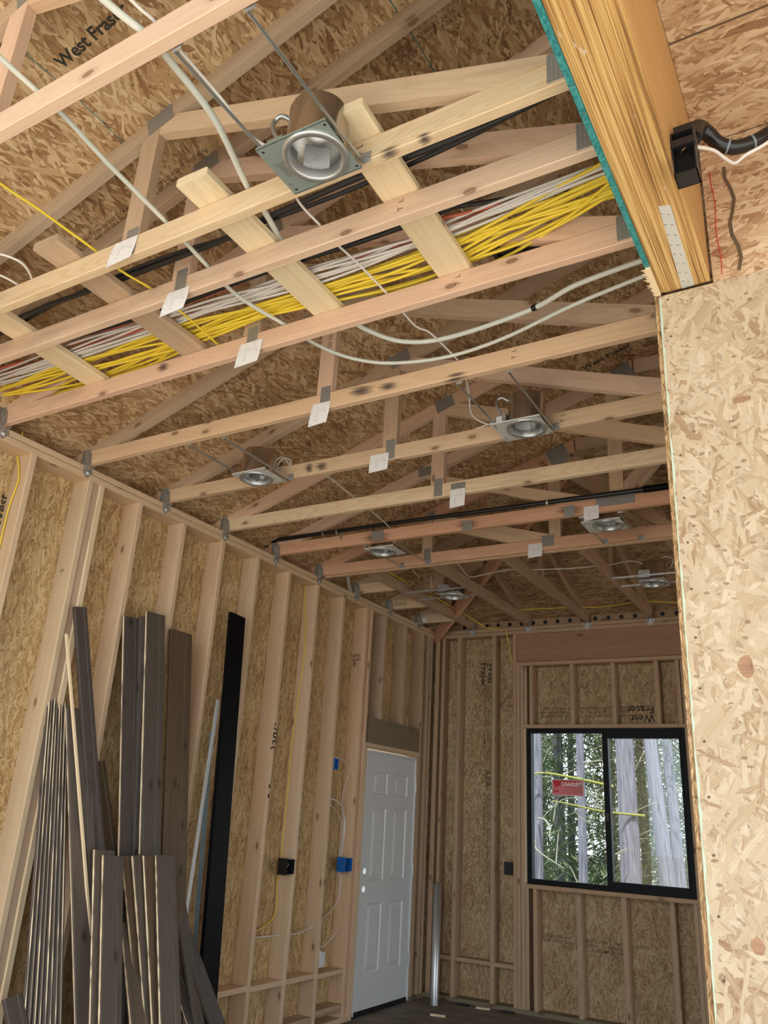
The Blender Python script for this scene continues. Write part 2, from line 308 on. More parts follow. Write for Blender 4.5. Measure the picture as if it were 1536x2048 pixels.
# ------------------------------------------------------------------ mesh helpers
class MB:
    def __init__(s): s.v = []; s.f = []; s.uv = []; s.sm = []; s.mi = []
    def add(s, vs, fs, uvs, smooth=False, mi=0):
        o = len(s.v); s.v += [tuple(v) for v in vs]
        for f, u in zip(fs, uvs):
            s.f.append([i+o for i in f]); s.uv.append(u); s.sm.append(smooth); s.mi.append(mi)
    def build(s, name, mat, parent=None, loc=None):
        me = bpy.data.meshes.new(name)
        vs = s.v
        if parent is not None:
            pl = parent.location
            if parent.parent: pl = pl+parent.parent.location
            vs = [(v[0]-pl[0], v[1]-pl[1], v[2]-pl[2]) for v in s.v]
        me.from_pydata(vs, [], s.f)
        ul = me.uv_layers.new(name='UVMap').data
        k = 0
        for p, u in zip(me.polygons, s.uv):
            for q in u: ul[k].uv = q; k += 1
        me.polygons.foreach_set('use_smooth', s.sm)
        for m in (mat if isinstance(mat, (list, tuple)) else [mat]): me.materials.append(MAT[m])
        me.polygons.foreach_set('material_index', s.mi)
        o = bpy.data.objects.new(name, me); COL.objects.link(o)
        if parent is not None: o.parent = parent
        return o
    def box(s, x0, x1, y0, y1, z0, z1, mi=0, grain=None):
        """axis box; grain = axis index the wood grain runs along"""
        vs = [(x, y, z) for x in (x0, x1) for y in (y0, y1) for z in (z0, z1)]
        fs = [(0, 1, 3, 2), (4, 6, 7, 5), (0, 4, 5, 1), (2, 3, 7, 6), (0, 2, 6, 4), (1, 5, 7, 3)]
        ro, rv = R.random()*9, R.random()*9
        d = (x1-x0, y1-y0, z1-z0)
        g = grain if grain is not None else None
        uvs = []
        for f, ax in zip(fs, (0, 0, 1, 1, 2, 2)):
            oth = [a for a in (0, 1, 2) if a != ax]
            if g is None: a, b = oth
            elif g in oth: a = g; b = [q for q in oth if q != g][0]
            else: a, b = oth
            if g is None: uvs.append([(vs[i][a], vs[i][b]) for i in f])
            else: uvs.append([(vs[i][a]+ro, vs[i][b]+rv+ax*.37) for i in f])
        s.add(vs, fs, uvs, mi=mi); return s
    def bar(s, a, b, w, d, up=(0, 0, 1), c=.003, mi=0):
        """stick of lumber from a to b, w across, d along up, eased edges, grain along its length"""
        a, b = Vector(a), Vector(b); t = (b-a).normalized(); up = Vector(up)
        sd = t.cross(up).normalized(); up = sd.cross(t).normalized()
        hw, hd = w/2, d/2
        cs = [(-hw+c, -hd), (hw-c, -hd), (hw, -hd+c), (hw, hd-c), (hw-c, hd), (-hw+c, hd), (-hw, hd-c), (-hw, -hd+c)]
        L = (b-a).length; ro, rv = R.random()*20, R.random()*20
        vs = [a+sd*x+up*y for x, y in cs]+[b+sd*x+up*y for x, y in cs]
        per = [0]
        for i in range(8): per.append(per[-1]+math.dist(cs[i], cs[(i+1) % 8]))
        fs, uvs = [], []
        for i in range(8):
            j = (i+1) % 8; fs.append((i, j, j+8, i+8))
            uvs.append([(ro, rv+per[i]), (ro, rv+per[i+1]), (ro+L, rv+per[i+1]), (ro+L, rv+per[i])])
        fs.append(tuple(range(7, -1, -1))); uvs.append([(ro+cs[i][0]*3, rv+cs[i][1]*3) for i in range(7, -1, -1)])
        fs.append(tuple(range(8, 16))); uvs.append([(ro+cs[i][0]*3, rv+cs[i][1]*3) for i in range(8)])
        s.add(vs, fs, uvs, mi=mi); return s
    def extr(s, poly, y0, y1, plane='xz', grain=(1, 0), mi=0):
        """polygon in a plane, extruded between y0 and y1 along the remaining axis"""
        def P(p, w):
            return {'xz': (p[0], w, p[1]), 'yz': (w, p[0], p[1]), 'xy': (p[0], p[1], w)}[plane]
        n = len(poly); g = Vector(grain).normalized(); h = Vector((-g[1], g[0]))
        ro, rv = R.random()*20, R.random()*20
        vs = [P(p, y0) for p in poly]+[P(p, y1) for p in poly]
        U = [(ro+g.dot(Vector(p)), rv+h.dot(Vector(p))) for p in poly]
        fs = [tuple(range(n)), tuple(range(2*n-1, n-1, -1))]
        uvs = [list(U), [U[i] for i in range(n-1, -1, -1)]]
        for i in range(n):
            j = (i+1) % n; fs.append((i, i+n, j+n, j))
            e = Vector(poly[j])-Vector(poly[i])
            if abs(e.normalized().dot(g)) > .5: uvs.append([U[i], (U[i][0], U[i][1]+y1-y0), (U[j][0], U[i][1]+y1-y0), (U[j][0], U[i][1])])
            else: uvs.append([(ro, rv), (ro+.04, rv), (ro+.04, rv+e.length), (ro, rv+e.length)])
        s.add(vs, fs, uvs, mi=mi); return s
    def tube(s, pts, r, seg=6, res=6, cap=True, mi=0, rr=None):
        P = spline(pts, res); n = len(P)
        vs, fs, uvs = [], [], []
        prev = None; L = 0
        for i, p in enumerate(P):
            t = (P[min(i+1, n-1)]-P[max(i-1, 0)]).normalized()
            ref = Vector((0, 0, 1)) if abs(t.z) < .9 else Vector((1, 0, 0))
            if prev is None: a = t.cross(ref).normalized()
            else: a = (prev-t*prev.dot(t)).normalized()
            prev = a; b = t.cross(a)
            q = r if rr is None else rr(i/(n-1))
            for k in range(seg):
                an = 2*math.pi*k/seg; vs.append(p+(a*math.cos(an)+b*math.sin(an))*q)
        for i in range(n-1):
            l = (P[i+1]-P[i]).length
            for k in range(seg):
                k2 = (k+1) % seg
                fs.append((i*seg+k, i*seg+k2, (i+1)*seg+k2, (i+1)*seg+k))
                w = 2*math.pi*r/seg
                uvs.append([(L, k*w), (L, (k+1)*w), (L+l, (k+1)*w), (L+l, k*w)])
            L += l
        s.add(vs, fs, uvs, True, mi)
        if cap:
            s.add([vs[k] for k in range(seg)], [tuple(range(seg-1, -1, -1))], [[(0, 0)]*seg], False, mi)
            s.add([vs[(n-1)*seg+k] for k in range(seg)], [tuple(range(seg))], [[(0, 0)]*seg], False, mi)
        return s
    def lathe(s, prof, c, seg=40, mi=0, smooth=True):
        n = len(prof); vs = [(c[0]+r*math.cos(2*math.pi*k/seg), c[1]+r*math.sin(2*math.pi*k/seg), c[2]+z) for r, z in prof for k in range(seg)]
        fs, uvs = [], []
        for i in range(n-1):
            for k in range(seg):
                k2 = (k+1) % seg; fs.append((i*seg+k, i*seg+k2, (i+1)*seg+k2, (i+1)*seg+k))
                uvs.append([(k/seg, i/n)]*4)
        s.add(vs, fs, uvs, smooth, mi); return s
def spline(pts, res):
    p = [Vector(q) for q in pts]
    if len(p) < 3 or res <= 1: return p
    out = []
    for i in range(len(p)-1):
        a, b, c, d = p[max(i-1, 0)], p[i], p[i+1], p[min(i+2, len(p)-1)]
        for k in range(res):
            t = k/res
            out.append(.5*((2*b)+(c-a)*t+(2*a-5*b+4*c-d)*t*t+(-a+3*b-3*c+d)*t**3))
    out.append(p[-1]); return out
def tag(o, label, cat, group=None, kind=None):
    if label: o['label'] = label
    if cat: o['category'] = cat
    if group: o['group'] = group
    if kind: o['kind'] = kind
    return o
def struct(o, label, cat='wall'): return tag(o, label, cat, kind='structure')
def root(name, loc, label, cat, group=None):
    o = bpy.data.objects.new(name, None); COL.objects.link(o); o.location = loc; o.empty_display_size = .05
    return tag(o, label, cat, group)
def text(name, body, size, mat, origin, xdir, ydir, parent, off=.0012, bold=0, space=1.0):
    """printed lettering lying on a surface; xdir = reading direction, ydir = letter tops"""
    cv = bpy.data.curves.new(name, 'FONT'); cv.body = body; cv.size = size; cv.offset = bold; cv.space_line = space; cv.resolution_u = 3
    o = bpy.data.objects.new(name, cv); COL.objects.link(o)
    dg = bpy.context.evaluated_depsgraph_get(); me = bpy.data.meshes.new_from_object(o.evaluated_get(dg))
    bpy.data.objects.remove(o)
    me.materials.clear(); me.materials.append(MAT[mat])
    x, y = Vector(xdir).normalized(), Vector(ydir).normalized()
    y = (y-x*y.dot(x)).normalized(); z = x.cross(y)
    m = Matrix((x, y, z)).transposed().to_4x4(); m.translation = Vector(origin)
    pl = parent.location.copy() if parent else Vector((0, 0, 0))
    if parent and parent.parent: pl += parent.parent.location
    me.transform(Matrix.Translation(-pl) @ m)
    t = bpy.data.objects.new(name, me); COL.objects.link(t)
    if parent: t.parent = parent
    return t
ORD = ['first', 'second', 'third', 'fourth', 'fifth', 'sixth', 'seventh', 'eighth', 'ninth', 'tenth', 'eleventh', 'twelfth']
H = 3.40                     # underside of the ceiling joists
SL = .333                    # roof slope
YB = 4.99                    # inner face of the back wall framing
def zlow(x): return 3.411+SL*x
def zup(x): return 3.505+SL*x

# ------------------------------------------------------------------ setting
struct(MB().box(-.2, 7.0, -.1, 5.2, -.12, 0).build('floor', 'slab'), 'bare dusty subfloor of the unfinished room', 'floor')
struct(MB().box(-.2, 7.0, -4.6, -.1, -.12, 0).build('floor', 'concrete'), 'unseen concrete floor under the viewer, made pale to bounce light upward', 'floor')  # unseen near floor, split off and made pale as a bounce surface
struct(MB().box(-60, 60, -60, -4.6, -.3, -.14).box(-60, -.2, -4.6, 5.2, -.3, -.14).box(7.0, 60, -4.6, 5.2, -.3, -.14).build('yard', 'gravel'), 'gravel yard outside, added and made pale to bounce sunlight indoors', 'ground')  # added outdoor ground, pale to throw sunlight up at the trusses
struct(MB().box(-60, 60, 5.2, 60, -.5, -.3).build('forest_ground', 'forest_floor'), 'shaded forest ground beyond the window', 'ground')
wl = MB().box(-.151, -.140, -4.6, 3.72, 0, 3.42).box(-.151, -.140, 3.72, 4.67, 2.10, 3.42).box(-.151, -.140, 4.67, 5.13, 0, 3.42).build('wall_left', 'osb_wall')
struct(wl, 'strand board sheathing between the studs of the left wall')
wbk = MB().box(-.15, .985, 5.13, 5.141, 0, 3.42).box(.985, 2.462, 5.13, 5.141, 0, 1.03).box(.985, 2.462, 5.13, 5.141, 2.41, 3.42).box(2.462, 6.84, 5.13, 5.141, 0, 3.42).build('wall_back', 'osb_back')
struct(wbk, 'strand board sheathing of the back wall around the window')
wr = MB().box(3.4145, 3.430, -.093, .10, 0, 3.40).build('wall_right', 'osb_edge')
struct(wr, 'narrow strand board return whose raw edge shows beside the big panel')
struct(MB().box(6.84, 6.98, -.1, .5, 0, 3.4).box(6.84, 6.98, .5, 5.0, 2.45, 3.4).box(6.84, 6.98, .5, 2.0, 0, 2.45).box(6.84, 6.98, 4.7, 5.13, 0, 2.5).build('wall_far_right', 'osb_wall'), 'far right wall with a wide opening, out of view')
struct(MB().box(3.4305, 6.84, .04, .05, 0, 3.40).build('wall_partition', 'osb_wall'), 'far side of the partition behind the pale panel')
for _k in range(9): tag(MB().bar((3.47+_k*.4064, -.025, .0), (3.47+_k*.4064, -.025, 3.29), .038, .12, (0, 1, 0)).build('wall_stud', 'stud'), 'stud hidden inside the partition behind the pale panel', 'stud', 'studs inside the partition')
wf = MB().box(3.4305, 6.6, -.102, -.090, 0, 3.292).build('wall_front', 'osb_panel'); struct(wf, 'large pale strand board panel at the right, facing the viewer')
wf2 = MB().box(3.612, 6.6, -.098, -.087, 3.295, 3.90).build('wall_front_upper', 'osb_soffit'); wf2.name = 'wall_upper'; struct(wf2, 'upper strand board panel beside the beam, marked with a red chalk line')
e = MB(); N_ = 110; wd = [R.uniform(.0015, .009) for i in range(N_+1)]
for i in range(N_):
    za, zb = 3.28*i/N_, 3.28*(i+1)/N_
    e.add([(3.4306, -.1023, za), (3.4306+wd[i], -.1023, za), (3.4306+wd[i+1], -.1023, zb), (3.4306, -.1023, zb)], [(0, 1, 2, 3)], [[(0, 0)]*4])
eo = e.build('edge_paint', 'mint', wf); eo['label'] = 'pale green paint smeared along the panel edge'
cs = MB().box(3.605, 6.6, -4.6, -.102, 3.90, 3.912).build('ceiling', 'osb_soffit'); struct(cs, 'flat strand board ceiling over the viewer at the right', 'ceiling')
MB().box(3.606, 6.6, -.580, -.573, 3.8985, 3.9).build('sheet_joint', 'print_faint', cs)
# chalk and marker lines on the upper panel
for i, (xa, xb, w, mt) in enumerate(((3.640, 3.643, .003, 'ink_red'), (3.690, 3.694, .012, 'print_faint'))):
    m = MB(); pts = [(xa+.012*math.sin(k*1.3)*(.3 if i == 0 else 1), -.0995, 3.32+k*.05) for k in range(10)]
    for p, q in zip(pts, pts[1:]): m.extr([(p[0], p[2]), (p[0]+w, p[2]), (q[0]+w, q[2]), (q[0], q[2])], -.0995, -.0985)
    m.build('chalk_line', mt, wf2)
m = MB(); m.tube([(3.635+.02*math.sin(k*1.9), -.0995, 3.38+k*.012) for k in range(26)], .0008, 4, 4); m.build('scribble', 'ink_red', wf2)
# knots, nail heads on the panel
m = MB()
for x in (3.46, 3.86):
    for k in range(22): m.lathe([(0, 0), (.0035, 0)], (0, 0, 0), 8) if False else m.extr([(x+.004*math.cos(a)+R.uniform(-.0, .0), .12+k*.15+.004*math.sin(a)) for a in [j*math.pi/4 for j in range(8)]], -.1032, -.102)
m.build('nail_heads', 'print_faint', wf)['kind'] = 'stuff'
m = MB()
def blob(m, x, z, rx, rz, y=-.1030):
    m.extr([(x+rx*math.cos(a)*R.uniform(.8, 1.1), z+rz*math.sin(a)*R.uniform(.8, 1.1)) for a in [j*math.pi/6 for j in range(12)]], y, -.102)
blob(m, 3.59, 1.98, .022, .035); blob(m, 3.66, 2.83, .03, .012); blob(m, 3.55, 1.26, .018, .022)
m.build('knot', 'header', wf)

# roof deck
def sheet(name, pts, n, mat, udir):
    """flat polygon 11 mm thick, UV in metres with u along udir"""
    m = MB(); P = [Vector(p) for p in pts]; n = Vector(n).normalized(); u = Vector(udir).normalized(); v = n.cross(u)
    k = len(P); U = [(u.dot(p), v.dot(p)) for p in P]
    vs = P+[p+n*.012 for p in P]
    fs = [tuple(range(k)), tuple(range(2*k-1, k-1, -1))]; uvs = [U, U[::-1]]
    for i in range(k):
        j = (i+1) % k; fs.append((i, i+k, j+k, j)); uvs.append([U[i]]*4)
    m.add(vs, fs, uvs); return m.build(name, mat)
RX, RW = 3.42, 6.84          # ridge line and far right wall line
def L_(x, y): return (x, y, zup(x))
def B_(x, y): return (x, y, zup(YB-y))
def R_(x, y): return (x, y, zup(RW-x))
dl = sheet('ceiling_deck', [L_(-.55, -4.6), L_(RX, -4.6), L_(RX, YB-RX), L_(-.55, YB+.55)], (-SL, 0, 1), 'osb_deck', (1, 0, SL)); dl.name = 'ceiling'
struct(dl, 'dark strand board roof deck sloping up from the left wall', 'ceiling')
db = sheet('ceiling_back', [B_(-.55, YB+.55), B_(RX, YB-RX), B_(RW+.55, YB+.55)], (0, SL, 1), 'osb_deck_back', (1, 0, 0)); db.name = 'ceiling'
struct(db, 'dark strand board roof deck sloping up from the back wall', 'ceiling')
dr = sheet('ceiling_right', [R_(RX, -4.6), R_(RW+.55, -4.6), R_(RW+.55, YB+.55), R_(RX, YB-RX)], (SL, 0, 1), 'osb_deck', (1, 0, -SL)); dr.name = 'ceiling'
struct(dr, 'strand board roof deck sloping down to the right, out of view', 'ceiling')
ux = Vector((1, 0, SL)).normalized()
def on_left(x, y): return (x, y, zup(x)-.0015)
tl = lambda nm, s, sz, mt, x, y, b=0: text(nm, s, sz, mt, on_left(x, y), (1, 0, SL), (0.12, -1, .04), dl, bold=b)
tl('printed_brand', 'West Fraser', .066, 'print', 1.615, -1.368, .0016)
SMALL = 'THE DIRECTION OF FACE ORIENTATION  STRENGTH AXIS THIS WAY\nCSA O325  RATED SHEATHING  1F24/2F16  EXPOSURE 1\nTYPE MIN/ESM 0325'
tl('printed_grade', SMALL, .026, 'print_faint', 1.02, -.78)
tl('printed_grade', 'RATED SHEATHING 24/16\nSPACE ALL EDGES 10.04.24', .028, 'print_faint', 2.55, -.62)
tl('printed_grade', 'RATED SHEATHING 24/16 10.04.24\nEXPOSURE 1  SIZED FOR SPACING', .028, 'print_faint', 2.62, .28)
tl('printed_grade', 'THIS SIDE DOWN  CETTE FACE VERS LE BAS\nRATED SHEATHING 24/16', .026, 'print_faint', .85, .42)
tl('printed_brand', 'West Fraser', .066, 'print', .35, 1.33, .0016)
tl('printed_brand', 'West Fraser', .066, 'print', 2.55, 3.2-1.2, .0016)
for x, y0, y1 in ((1.564, -1.52, -1.02), (1.564, -.7, -.1), (1.43, .0, .5), (2.678, -1.1, -.4), (.2, 1.2, 1.9), (2.678, .4, .9)):
    m = MB(); pts = [(x+.004*math.sin(y*9), y) for y in [y0+(y1-y0)*k/8 for k in range(9)]]
    for (a, b), (c, d) in zip(pts, pts[1:]): m.tube([(a, b, zup(a)-.001), (c, d, zup(c)-.001)], .0018, 4, 1, False)
    m.build('painted_sheet_edge', 'teal', dl)
text('printed_brand', 'West\nFraser', .10, 'print', (2.62, 4.05, zup(YB-4.05)-.002), (0, -1, SL), (-1, 0, 0), db, bold=.0012, space=.8)
text('printed_brand', 'West\nFraser', .10, 'print', (2.30, 3.60, zup(YB-3.60)-.002), (0, -1, SL), (-1, 0, 0), db, bold=.0012, space=.8)

# vent blocking with round holes over the back plate, solid blocking over the left plate
m = MB(); hm = MB()
m.box(-.1, 6.8, 5.06, 5.07, H, 3.50)
for k in range(25):
    x = .30+k*.127
    hm.extr([(x+.021*math.cos(a), 3.447+.021*math.sin(a)) for a in [j*math.pi/8 for j in range(16)]], 5.0585, 5.06)
vb = m.build('vent_blocking', 'jack'); tag(vb, 'long strip of vent blocking with round holes above the back wall plate', 'blocking')
hm.build('vent_holes', 'black', vb)['kind'] = 'stuff'
tag(MB().box(-.14, -.128, -4.5, 5.0, H, 3.452).build('eave_blocking', 'osb_edge'), 'rough strand board blocking in the dark eave above the left wall plate', 'blocking')

# ------------------------------------------------------------------ left wall framing
def plate(name, x0, x1, y0, y1, z0, z1, mat, label, g):
    return tag(MB().bar(((x0+x1)/2 if g == 1 else x0, y0 if g == 1 else (y0+y1)/2, (z0+z1)/2), ((x0+x1)/2 if g == 1 else x1, y1 if g == 1 else (y0+y1)/2, (z0+z1)/2), (x1-x0) if g == 1 else (y1-y0), z1-z0).build(name, mat), label, 'wall plate')
plate('top_plate', -.14, 0, -4.55, 5.13, 3.364, 3.400, 'stud', 'upper of the two lumber top plates running along the left wall', 1)
plate('top_plate', -.14, .001, -4.55, 5.13, 3.324, 3.361, 'stud', 'lower of the two lumber top plates running along the left wall, studs below it', 1)
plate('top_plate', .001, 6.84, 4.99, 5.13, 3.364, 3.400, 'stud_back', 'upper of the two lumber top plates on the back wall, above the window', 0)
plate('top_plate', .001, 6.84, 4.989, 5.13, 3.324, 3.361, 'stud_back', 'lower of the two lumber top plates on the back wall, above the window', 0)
plate('bottom_plate', -.14, 0, -4.55, 3.72, 0, .038, 'stud', 'lumber bottom plate of the left wall, left of the white door', 1)
plate('bottom_plate', .0, 6.84, 4.99, 5.13, 0, .038, 'treated', 'dark treated bottom plate under the back wall studs', 0)
plate('bottom_plate', -.14, 0, 4.70, 4.99, 0, .038, 'treated', 'short dark bottom plate between the white door and the corner', 1)

def stud(y, z0=.038, z1=3.324, x0=-.14, x1=0, mat='stud', label=''):
    return tag(MB().bar(((x0+x1)/2, y+.019, z0), ((x0+x1)/2, y+.019, z1), .038, x1-x0, (1, 0, 0)).build('wall_stud', mat), label, 'stud', 'studs of the left wall')
stud_obj = {}
for k in range(-2, 10):
    y = -.0834+.4064*k
    if k == 9: lab = 'bare stud left of the reddish stud by the door, blue boxes fixed to it'
    elif k == 1: lab = 'left member of the built up stud group beside the leaning brown boards'
    elif k < 1: lab = {0: 'bare stud near the top left with a yellow cable stapled down its face', -1: 'bare stud at the left picture edge beside the stud with the yellow cable', -2: 'bare stud nearest the viewer on the left wall'}[k]
    else:
        n = 9-k
        lab = {8: 'bare stud behind the tallest narrow leaning board, right of the built up stud group', 6: 'bare stud rising behind the two middle brown boards', 5: 'bare stud between the widest brown board and the black metal trim',
               7: 'x', 4: 'bare stud rising just right of the black metal trim', 3: 'bare stud with large black ink marks down its edge', 2: 'bare stud carrying the yellow cable and the black outlet box', 1: 'bare stud between the black outlet box and the blue boxes'}.get(n if n != 6 else 6)
        lab = {2: 'bare stud directly right of the built up group, behind the tall narrow brown board', 3: 'bare stud rising behind the two middle brown boards',
               4: 'bare stud between the widest brown board and the black trim, with ring shaped knots', 5: 'bare stud just right of the top of the black metal trim',
               6: 'bare stud with large black ink marks, second to the right of the black metal trim', 7: 'bare stud carrying the yellow cable and the black outlet box', 8: 'bare stud between the black outlet box and the blue boxes'}[k]
    stud_obj[k] = stud(y, label=lab)
    if k == 1:
        stud(y+.048, x0=-.14, x1=-.012, mat='grey_pine', label='set back greyish middle stud of the built up group beside the brown boards')
        stud(y+.088, mat='yellow_pine', label='pale right member of the built up stud group beside the leaning brown boards')
stud(3.615, mat='red_fir', x1=-.01, label='reddish stud at the left side of the white door')
stud(3.655, mat='stud', label='pale narrow stud between the reddish stud and the door trimmer')
stud(3.694, z1=2.085, mat='stud', label='door trimmer stud touching the left jamb of the white door')
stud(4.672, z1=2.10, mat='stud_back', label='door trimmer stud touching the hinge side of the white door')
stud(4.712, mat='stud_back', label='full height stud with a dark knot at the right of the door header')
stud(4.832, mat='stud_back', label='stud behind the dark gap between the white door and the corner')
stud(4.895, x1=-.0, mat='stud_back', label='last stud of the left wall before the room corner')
stud(3.915, 2.36, x1=-.0, mat='grey_pine', label='short dark stained cripple stud above the door header, left one')
stud(4.33, 2.36, x1=-.0, mat='stud_back', label='short cripple stud above the door header, right one')
stud(3.74, 2.36, x0=-.14, x1=-.10, mat='grey_pine', label='short cripple stud set back at the left end above the door header')
tag(MB().box(-.13, -.004, 3.732, 4.708, 2.135, 2.36, grain=1).build('door_header', 'treated'), 'grey brown solid lumber header over the white door', 'header')
tag(MB().box(-.14, .002, 3.694, 4.71, 2.10, 2.134, grain=1).build('header_plate', 'stud'), 'pale flat board between the door header and the white door', 'board')
# ink on the studs
s6 = stud_obj[6]
text('ink_mark', '- / U L (', .058, 'print', (.0015, 2.358, 2.14), (0, 0, -1), (0, 1, 0), s6, bold=.0035)
text('ink_mark', '=    =', .040, 'print', (.0015, 2.362, 1.70), (0, 0, -1), (0, 1, 0), s6, bold=.003)
text('grade_stamp', 'SPFSY\nS-DRY', .035, 'print_faint', (-.125, 3.574-.0012, 2.87), (1, 0, 0), (0, 0, 1), stud_obj[9], bold=.001)
text('pencil_mark', 'E+', .03, 'print_faint', (-.09, .3230-.0012, 2.75), (1, 0, 0), (0, 0, 1), stud_obj[1], bold=.0005)
text('printed_brand', 'West\nFraser', .085, 'print', (-.139, -.070, 2.90), (0, 0, 1), (0, -1, 0), wl, bold=.0015, space=.8)

# flat fire blocks low between the studs
def nog(a, b, z, lab, x0=-.14, x1=-.004, mat='stud', g='blocking between the left wall studs'):
    tag(MB().bar(((x0+x1)/2, a, z), ((x0+x1)/2, b, z), x1-x0, .036).build('fire_block', mat), lab, 'blocking', g)
ys = {k: -.0834+.4064*k for k in range(-2, 10)}
nog(ys[5]+.038, ys[6], .385, 'flat block between studs right behind the foot of the black metal trim')
nog(ys[6]+.038, ys[7], .375, 'flat block below the black outlet box, left of the notched stud')
nog(ys[7]+.038, ys[8], .372, 'middle flat block left of the white thermostat box')
nog(ys[8]+.038, ys[9], .362, 'flat block directly under the small white box')
nog(ys[7]+.038, ys[8], .085, 'low flat block near the floor, left of the white door by two bays', mat='grey_pine')
nog(ys[8]+.038, ys[9]+.1, .115, 'low flat block near the floor beside the white door', mat='grey_pine')
nog(4.74, 4.832, .36, 'short dark block low between the white door hinges and the corner', mat='stud_back')

# ------------------------------------------------------------------ back wall framing
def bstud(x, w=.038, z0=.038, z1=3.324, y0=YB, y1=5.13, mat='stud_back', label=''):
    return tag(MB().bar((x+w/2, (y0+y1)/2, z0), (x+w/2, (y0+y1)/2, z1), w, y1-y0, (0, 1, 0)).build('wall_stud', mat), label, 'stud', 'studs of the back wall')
bstud(.003, .043, label='corner stud of the back wall beside the left wall')
bstud(.075, .030, y0=5.0, label='second stud of the back wall, just right of the corner stud')
bstud(.255, label='bare back wall stud behind and right of the standing steel pipe')
bstud(.643, label='bare back wall stud left of the black outlet box')
bstud(.868, .036, label='full height back wall stud nearest to the black outlet box, left of the window')
bstud(.906, .034, z1=3.0, label='second of the bundled studs left of the window')
bstud(.944, .036, z1=3.0, label='window trimmer stud at the left of the window opening')
bstud(2.466, .032, label='window trimmer stud at the right of the window opening', z1=3.0)
bstud(2.502, .036, label='full height stud right of the window, partly behind the side wall')
bstud(2.9, label='back wall stud hidden in the corner right of the window')
bstud(.984, .030, 2.436, 3.0, label='first thin cripple stud above the left end of the window')
bstud(1.037, .038, 2.436, 3.0, label='cripple stud above the left end of the window')
for x, n in ((1.445, 'left'), (1.838, 'middle'), (2.232, 'right')):
    bstud(x, .038, 2.436, 3.0, label='%s cripple stud of the three above the window' % n)
    bstud(x+.004, .040, .038, 0.994, label='%s cripple stud of the three below the window sill' % n)
bstud(2.422, .036, 2.436, 3.0, label='cripple stud above the right end of the window')
bstud(.982, .033, .038, .994, label='first cripple stud below the left end of the window sill')
bstud(1.056, .034, .038, .994, label='second cripple stud below the left end of the window sill')
bstud(2.43, .034, .038, .994, label='cripple stud below the right end of the window sill')
tag(MB().box(.908, 2.515, 4.995, 5.12, 3.045, 3.322, grain=0).build('window_header', 'header'), 'deep reddish solid header across the top of the back wall', 'header')
tag(MB().bar((.907, 5.06, 3.022), (2.52, 5.06, 3.022), .142, .038).build('header_plate', 'stud_back'), 'flat board along the underside of the reddish header', 'board')
tag(MB().bar((.98, 5.06, 2.419), (2.47, 5.06, 2.419), .146, .034).build('head_board', 'stud_back'), 'flat board directly above the black window frame', 'board')
tag(MB().bar((.978, 5.058, 1.013), (2.47, 5.058, 1.013), .150, .036).build('sill_board', 'stud_back'), 'flat rough sill board directly under the black window frame', 'board')
for a, b, l in ((.106, .255, 'flat block low on the back wall behind the steel pipe'), (.293, .643, 'middle flat block low on the back wall, between the two bare studs'), (.681, .868, 'flat block low on the back wall, below the black outlet box')):
    tag(MB().bar((a, 5.065, .345), (b, 5.065, .345), .13, .034).build('fire_block', 'stud_back'), l, 'blocking', 'blocking between the back wall studs')
tt = lambda s, sz, mt, x, z, xd, yd, b=0, sp=1.: text('printed_brand' if 'West' in s else 'printed_grade', s, sz, mt, (x, 5.1285, z), xd, yd, wbk, bold=b, space=sp)
tt('West\nFraser', .098, 'print', .545, 3.08, (0, 0, -1), (1, 0, 0), .0012, .8)
tt('RATED SHEATHING 24/16  7/16 SIZED FOR SPACING\nEXPOSURE 1  THICKNESS 0.418 IN\nPS 2-18 SHEATHING SPAN  HUD-UM-40', .036, 'print_faint', .575, 2.84, (0, 0, -1), (1, 0, 0), .0004)
tt('APA', .09, 'print_faint', .52, 2.02, (0, 0, -1), (1, 0, 0), .001)
tt('STRENGTH AXIS THIS DIRECTION  AXE DE RESISTANCE\nTHIS SIDE DOWN  CETTE FACE VERS LE BAS\nSPACE ALL EDGES 1/8 IN', .036, 'print_faint', .575, 1.80, (0, 0, -1), (1, 0, 0), .0004)
tt('West\nFraser', .098, 'print', 2.19, 2.535, (-1, 0, 0), (0, 0, -1), .0012, .8)
tt('RATED SHEATHING 24/16  7/16  SIZED FOR SPACING  EXPOSURE 1\nTHICKNESS 0.418 IN  PS 2-18 SHEATHING SPAN  HUD-UM-40C\nCONSTRUCTION SHEATHING 2R24/2F16 CSA 0325', .036, 'print_faint', 1.95, 2.54, (-1, 0, 0), (0, 0, -1), .0004)
tt('STRENGTH AXIS   THIS SIDE DOWN     SPACE ALL EDGES\nTHIS DIRECTION  CETTE FACE         ESPACER LES\n                VERS LE BAS        EXTREMITES  10-04-24', .036, 'print_faint', 1.10, .605, (1, 0, 0), (0, 0, 1), .0004)

# ------------------------------------------------------------------ window
win = MB()
fx0, fx1, fz0, fz1 = .985, 2.462, 1.034, 2.400
y0, y1 = 5.045, 5.125
win.box(fx0, fx0+.045, y0, y1, fz0, fz1).box(fx1-.05, fx1, y0, y1, fz0, fz1).box(fx0+.045, fx1-.05, y0, y1, fz1-.036, fz1).box(fx0+.045, fx1-.05, y0, y1, fz0, fz0+.040)
win.box(1.717, 1.742, y0+.01, y1, fz0+.04, fz1-.036)
wo = win.build('window_1', 'frame'); struct(wo, 'black framed two pane sliding window looking onto a forest', 'window')
sash = MB().box(1.735, 1.772, y0-.008, y1-.02, fz0+.036, fz1-.034).box(2.400, fx1-.044, y0-.008, y1-.02, fz0+.036, fz1-.034).box(1.772, 2.40, y0-.008, y1-.02, fz1-.084, fz1-.034).box(1.772, 2.40, y0-.008, y1-.02, fz0+.036, fz0+.074)
